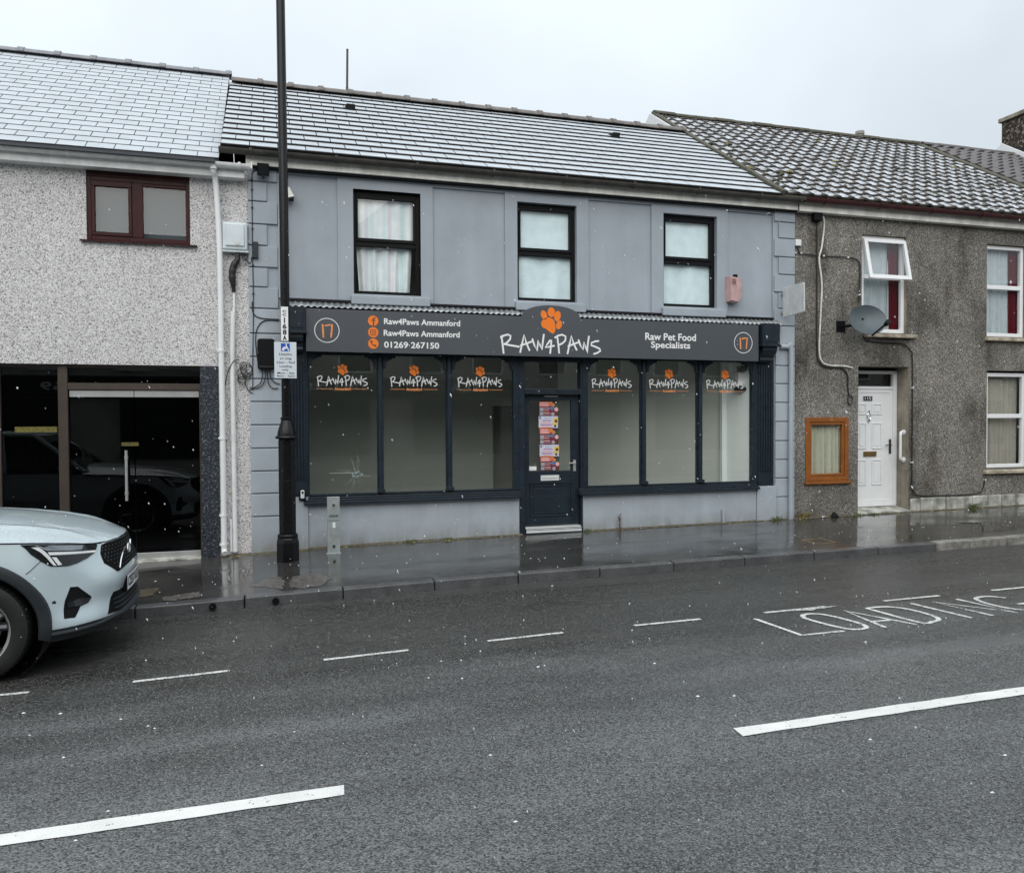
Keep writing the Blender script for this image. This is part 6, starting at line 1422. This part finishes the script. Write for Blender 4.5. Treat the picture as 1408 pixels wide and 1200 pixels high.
# wheel arch mouldings, liners and wheels
for ax_ in (0.0, -2.70):
    for sg in (1, -1):
        mb = MB(); n = 40; pr_ = [(.486, -.03), (.482, .012), (.45, .026), (.415, .022), (.402, .008), (.402, -.12)]
        vs = []
        for i in range(n+1):
            a = R(-12) + R(208)*i/n
            for r_, d in pr_:
                x = r_*math.cos(a); z = .355+r_*math.sin(a); vs.append(W3((ax_+x, sg*(byo(ax_+.46*math.cos(a), .355+.46*math.sin(a))+d), z)))
        k = len(pr_); mb.add(vs, [(i*k+j, (i+1)*k+j, (i+1)*k+j+1, i*k+j+1) for i in range(n) for j in range(k-1)])
        build('arch_moulding', mb, MAT['clad'], CARC, smooth=True)
        mb = MB(); vs = [W3((ax_+.44*math.cos(a), sg*y, .355+.44*math.sin(a))) for a in [PI*2*i/32 for i in range(32)] for y in (.52, .84)]
        mb.add(vs, [(2*i, 2*((i+1) % 32), 2*((i+1) % 32)+1, 2*i+1) for i in range(32)]); mb.poly([W3((ax_+.44*math.cos(2*PI*i/32), sg*.52, .355+.44*math.sin(2*PI*i/32))) for i in range(32)])
        build('arch_liner', mb, MAT['dark_in'], CARC)
        # wheel
        yc = sg*.80; o_ = sg
        Mw = Matrix.Translation(Vector(W3((ax_, yc, .355)))) @ Matrix(((1, 0, 0), (0, 0, -o_), (0, 1, 0))).to_4x4()
        # local: x,y in wheel plane, +z outwards
        wb = MB(); wb.lathe([(.235, -.11), (.30, -.118), (.342, -.105), (.354, -.07), (.355, 0), (.354, .07), (.344, .102), (.315, .117), (.262, .112), (.238, .100), (.235, .09)], (0, 0, 0), 56, M=Mw, cap=False)
        for k2 in range(60):
            a = 2*PI*k2/60
            for s2 in (-1, 1):
                p = [(r_*math.cos(a+da), r_*math.sin(a+da), s2*zz) for r_, da, zz in ((.3548, 0, .06), (.350, .035, .098), (.350, .06, .098), (.3548, .025, .06))]; q = [(x*1.012, y*1.012, z) for x, y, z in p]
                wb.add([Mw @ Vector(c) for c in p+q], [(4, 5, 6, 7), (0, 1, 5, 4), (1, 2, 6, 5), (2, 3, 7, 6), (3, 0, 4, 7)])
        wh = build('wheel', wb, MAT['rubber'], CARC, smooth=True)
        rb = MB(); rb.lathe([(.238, .102), (.243, .106), (.238, .098), (.222, .085), (.215, -.05)], (0, 0, 0), 48, M=Mw, cap=False)
        build('rim_edge', rb, MAT['steel'], wh, smooth=True)
        rb = MB()
        for k2 in range(5):
            a0 = 2*PI*k2/5 + .35
            for da in (-.20, .20):
                for mm_, wd, zz in ((0, .030, .0), (1, .012, .004)):
                    P = [(.05, a0+da*.25), (.12, a0+da*.6), (.222, a0+da)]
                    pts = [Vector((r_*math.cos(a), r_*math.sin(a), 0)) for r_, a in P]
                    for q, (A, B) in enumerate(zip(pts, pts[1:])):
                        d = (B-A).normalized(); nn = Vector((-d.y, d.x, 0)); h0 = .075 + .012*q; h1 = .087+.012*q if q == 0 else .098
                        wA = wd*(1.1-.1*q); zA = (h0, h1)
                        rb.add([Mw @ (A+nn*wA+Vector((0, 0, h0+zz))), Mw @ (A-nn*wA+Vector((0, 0, h0+zz))), Mw @ (B-nn*wd+Vector((0, 0, h1+zz))), Mw @ (B+nn*wd+Vector((0, 0, h1+zz))),
                                Mw @ (A+nn*wA+Vector((0, 0, h0-.03))), Mw @ (A-nn*wA+Vector((0, 0, h0-.03))), Mw @ (B-nn*wd+Vector((0, 0, h1-.03))), Mw @ (B+nn*wd+Vector((0, 0, h1-.03)))],
                               [(0, 1, 2, 3), (0, 1, 5, 4), (1, 2, 6, 5), (2, 3, 7, 6), (3, 0, 4, 7)], mm_)
        rb.lathe([(.06, .05), (.06, .085), (.045, .092), (.001, .092)], (0, 0, 0), 20, m=0, M=Mw)
        build('spokes', rb, [MAT['lamp_dark'], MAT['chrome']], wh)
        rb = MB(); rb.lathe([(.16, .0), (.16, .02), (.001, .02)], (0, 0, 0), 32, M=Mw); build('brake_disc', rb, MAT['disc'], wh)
        rb = MB(); rb.lathe([(.233, -.04), (.001, -.04)], (0, 0, 0), 32, M=Mw); build('hub_back', rb, MAT['dark_in'], wh)
# cabin
sec = [(-.66, .80, 1.00, .80, 1.03), (-1.0, .85, 1.0, .74, 1.30), (-1.42, .87, 1.01, .63, 1.565), (-1.9, .88, 1.03, .61, 1.615), (-2.6, .88, 1.06, .60, 1.60), (-3.05, .86, 1.075, .60, 1.55), (-3.42, .80, 1.09, .66, 1.14)]
mb = MB()
for a, b_ in zip(sec[2:], sec[3:6]): mb.hexa([W3((a[0], a[3], a[4]-.05)), W3((b_[0], b_[3], b_[4]-.05)), W3((b_[0], -b_[3], b_[4]-.05)), W3((a[0], -a[3], a[4]-.05)), W3((a[0], a[3], a[4])), W3((b_[0], b_[3], b_[4])), W3((b_[0], -b_[3], b_[4])), W3((a[0], -a[3], a[4]))])
build('roof', mb, MAT['paint'], CARC, smooth=True, auto=60)
mb = MB()
for q in (0, 1): a, b_ = sec[q], sec[q+1]; mb.poly([W3((a[0], -a[3], a[4])), W3((a[0], a[3], a[4])), W3((b_[0], b_[3], b_[4])), W3((b_[0], -b_[3], b_[4]))])
build('windscreen', mb, MAT['pane_car'], CARC, smooth=True)
mb = MB(); a, b_ = sec[5], sec[6]; mb.poly([W3((a[0], -a[3], a[4])), W3((a[0], a[3], a[4])), W3((b_[0], b_[3], b_[4])), W3((b_[0], -b_[3], b_[4]))]); build('rear_screen', mb, MAT['pane_car'], CARC)
for sg in (1, -1):
    mb = MB()
    for a, b_ in zip(sec[1:], sec[2:6]): mb.poly([W3((a[0], sg*a[1], a[2])), W3((b_[0], sg*b_[1], b_[2])), W3((b_[0], sg*b_[3], b_[4])), W3((a[0], sg*a[3], a[4]))])
    build('side_glass', mb, MAT['pane_car'], CARC)
    mb = MB(); mb.tube([W3((-.72, sg*.80, 1.02)), W3((-1.42, sg*.635, 1.575))], .035, 8); mb.tube([W3((-1.42, sg*.635, 1.575)), W3((-2.6, sg*.61, 1.60)), W3((-3.05, sg*.61, 1.55)), W3((-3.42, sg*.70, 1.12))], .035, 8); mb.tube([W3((-1.75, sg*.88, 1.02)), W3((-1.85, sg*.62, 1.60))], .03, 8)
    build('pillar', mb, MAT['paint'], CARC, smooth=True)
    mb = MB(); mb.lathe([(.03, -.10), (.07, -.07), (.085, 0), (.07, .07), (.03, .10)], W3((-.95, sg*1.0, 1.08)), 12, M=Matrix.Rotation(PI/2, 4, 'X')); build('wing_mirror', mb, MAT['paint'], CARC, smooth=True)
mb = MB(); mb.hexa([W3((-.70, .78, .98)), W3((-3.4, .80, 1.0)), W3((-3.4, -.80, 1.0)), W3((-.70, -.78, .98)), W3((-.72, .76, 1.0)), W3((-3.4, .78, 1.06)), W3((-3.4, -.78, 1.06)), W3((-.72, -.76, 1.0))]); build('dashboard', mb, MAT['dark_in'], CARC)
mb = MB(); mb.hexa([W3((.40, .50, .25)), W3((-3.3, .70, .25)), W3((-3.3, -.70, .25)), W3((.40, -.50, .25)), W3((.40, .50, .34)), W3((-3.3, .55, .4)), W3((-3.3, -.55, .4)), W3((.40, -.50, .34))]); build('underbody', mb, MAT['dark_in'], CARC)
# ================================================================== WEEDS, SLEET AND FLECKS
def tuft(x, y, n, h, spread, m, seed):
    rr = random.Random(seed); mb = MB(); z0 = pave_z(x, y)
    for k in range(n):
        a = rr.uniform(0, 2*PI); r_ = spread*rr.random()**.6; bx, by = x+r_*math.cos(a), min(y+r_*math.sin(a)*.4, -.012); hh = h*rr.uniform(.4, 1); ln = rr.uniform(.2, .9)*hh; wv = rr.uniform(.0025, .005)
        dx, dy = ln*math.cos(a), -abs(ln*math.sin(a))*.6; tx, ty = -math.sin(a)*wv, math.cos(a)*wv
        p0 = (bx, by); p1 = (bx+dx*.35, by+dy*.35); p2 = (bx+dx, by+dy)
        mb.add([(p0[0]-tx, p0[1]-ty, z0), (p0[0]+tx, p0[1]+ty, z0), (p1[0]+tx, p1[1]+ty, z0+hh*.65), (p1[0]-tx, p1[1]-ty, z0+hh*.65), (p2[0], p2[1], z0+hh*.85)], [(0, 1, 2, 3), (3, 2, 4)])
    return mb
for i, (x, y, n, h, s_, lb) in enumerate([(7.83, -.05, 90, .14, .11, 'tuft of grass at the shop corner below the grey rainwater pipe'), (7.33, -.09, 45, .10, .10, 'thin grass tuft under the right end of the stall riser'),
        (11.1, -.08, 60, .13, .10, 'grass tuft by the pale plinth stones of the roughcast house'), (9.15, -.09, 50, .05, .2, 'low mossy grass along the white doorstep'), (8.75, -.1, 50, .06, .15, 'low weeds left of the white doorstep'),
        (1.75, -.07, 40, .06, .07, 'small weed at the foot of the wall, middle of the left riser'), (2.25, -.06, 36, .05, .07, 'small weed at the foot of the left riser nearest the door'), (4.24, -.07, 30, .06, .05, 'tiny weed beside the right side of the shop door')]):
    t = thing('grass_tuft', lb, 'grass tuft', (x, y, pave_z(x, y)), 'weeds at the foot of the walls')
    build('blades', tuft(x, y, n, h, s_, MAT['leaf'], 60+i), MAT['leaf'] if i not in (0,) else M('straw_grass', (.24, .20, .07), .7, var=.4, vs=30), t, recalc=False)
t = thing('red_weed', 'small reddish weed growing by the wall right of the shop door', 'weed', (4.74, -.07, pave_z(4.74)))
mb = MB(); rr = random.Random(77); z0 = pave_z(4.74)
for k in range(4): mb.tube(smooth_path([(4.74+.01*k, -.07, z0), (4.735+rr.uniform(-.02, .02), -.075, z0+.08), (4.75+rr.uniform(-.05, .05), -.08, z0+rr.uniform(.15, .24))], 4), .004, 5)
build('stem', mb, MAT['redweed'], t)
mb = MB()
for k in range(60):
    a = rr.uniform(0, 2*PI); h = rr.uniform(.0, .22); r_ = rr.uniform(.01, .05)*(1-h*2); c = Vector((4.745+r_*math.cos(a)+.0*h, -.075+r_*math.sin(a)*.6, z0+h)); q = rr.uniform(.008, .02); d1 = Vector((math.cos(a), math.sin(a), .5))*q; d2 = Vector((-math.sin(a), math.cos(a), .2))*q*.35
    mb.poly([c-d2, c+d1*.6-d2*.6, c+d1, c+d2])
build('leaves', mb, MAT['redweed'], t, recalc=False)
# mossy strip along the wall foot
mb = MB(); rr = random.Random(12)
for k in range(520):
    x = rr.choice([rr.uniform(.6, 3.2), rr.uniform(4.2, 7.6), rr.uniform(7.7, 13), rr.uniform(8.6, 12.5), rr.uniform(-.5, .6)]); y = -rr.uniform(.012, .13)**1.0; q = rr.uniform(.006, .022); z0 = pave_z(x, y)
    P = [(x+q*math.cos(a)*rr.uniform(.6, 1.3), y+q*.7*math.sin(a)*rr.uniform(.6, 1.3), z0) for a in [2*PI*i/6 for i in range(6)]]; mb.add(P+[(x, y, z0+q*rr.uniform(.4, .9))], [(i, (i+1) % 6, 6) for i in range(6)])
o = build('moss', mb, MAT['moss2'], None, kind='stuff'); o['label'] = 'yellow green moss and grit along the foot of the walls'; o['category'] = 'moss'
# flecks of slush and gum on the road and pavement
mb = MB(); rr = random.Random(8)
FL = [(-1.45, -5.04), (-1.23, -5.13), (-.86, -5.36), (-1.05, -5.87), (-.71, -6.6), (.11, -5.91), (-.06, -6.32), (2.56, -5.45), (1.16, -4.87), (1.3, -4.9), (1.49, -4.72), (1.77, -5.24), (1.82, -5.23), (2.82, -4.85), (1.48, -4.27), (1.43, -4.48), (2.81, -2.62), (1.06, -6.58), (1.0, -5.22), (1.21, -5.31), (-.79, -6.84), (2.5, -6.15), (2.71, -6.22), (3.61, -6.59), (3.0, -7.05), (3.48, -7.43), (3.08, -7.72), (.98, -7.28), (1.11, -2.85), (3.2, -3.68)]
FL += [(rr.uniform(-1.5, 8), rr.uniform(-6.5, -2.6)) for _ in range(14)]
for i, (x, y) in enumerate(FL):
    a = rr.uniform(0, PI); q = rr.uniform(.006, .014) if i < 30 else rr.uniform(.004, .009); z0 = road_z(x, y)+.002; n = 8
    P = [(x+q*(1+.9*math.cos(t))*math.cos(a)*0+q*math.cos(t)*rr.uniform(.8, 1.2), y+q*.6*math.sin(t)*rr.uniform(.8, 1.2), z0) for t in [2*PI*k/n for k in range(n)]]
    mb.add(P+[(x, y, z0+.006)], [(k, (k+1) % n, n) for k in range(n)])
for k in range(40):
    x, y = rr.uniform(-1.2, 9), rr.uniform(-2.2, -.2); q = rr.uniform(.005, .014); z0 = pave_z(x, y)+.003; mb.add([(x+q*math.cos(t), y+q*.7*math.sin(t), z0) for t in [2*PI*j/6 for j in range(6)]]+[(x, y, z0+.004)], [(j, (j+1) % 6, 6) for j in range(6)])
o = build('slush_flecks', mb, MAT['flake'], None, kind='stuff'); o['label'] = 'small white flecks of slush lying on the wet road'; o['category'] = 'slush'
# falling sleet
mb = MB(); rr = random.Random(3)
for k in range(1500):
    d = rr.uniform(2.2, 10.2); s_ = rr.uniform(-.68, .68)*1.05; v_ = rr.uniform(-.56, .30)
    c = CAM + fwd*d + rgt*(s_*d) + Vector((0, 0, 1))*(v_*d)
    if c.y > -.35 or c.z < road_z(c.x, c.y)+.03: continue
    r_ = rr.choice([.0012, .0016, .0022, .0022, .003, .0042])*rr.uniform(.8, 1.2)*(.7+.05*d); ax2 = Vector((rr.uniform(.1, .7), rr.uniform(-.3, .3), -1)).normalized(); L2 = r_*rr.uniform(1.2, 3.0)
    u2 = ax2.orthogonal().normalized(); w2 = ax2.cross(u2)
    P = [c+ax2*L2, c-ax2*L2] + [c+(u2*math.cos(t)+w2*math.sin(t))*r_ for t in (0, PI/2, PI, 3*PI/2)]
    mb.add(P, [(0, 2, 3), (0, 3, 4), (0, 4, 5), (0, 5, 2), (1, 3, 2), (1, 4, 3), (1, 5, 4), (1, 2, 5)])
o = build('falling_sleet', mb, MAT['flake'], None, kind='stuff', recalc=False); o['label'] = 'scattered white flakes of falling sleet in the air'; o['category'] = 'sleet'
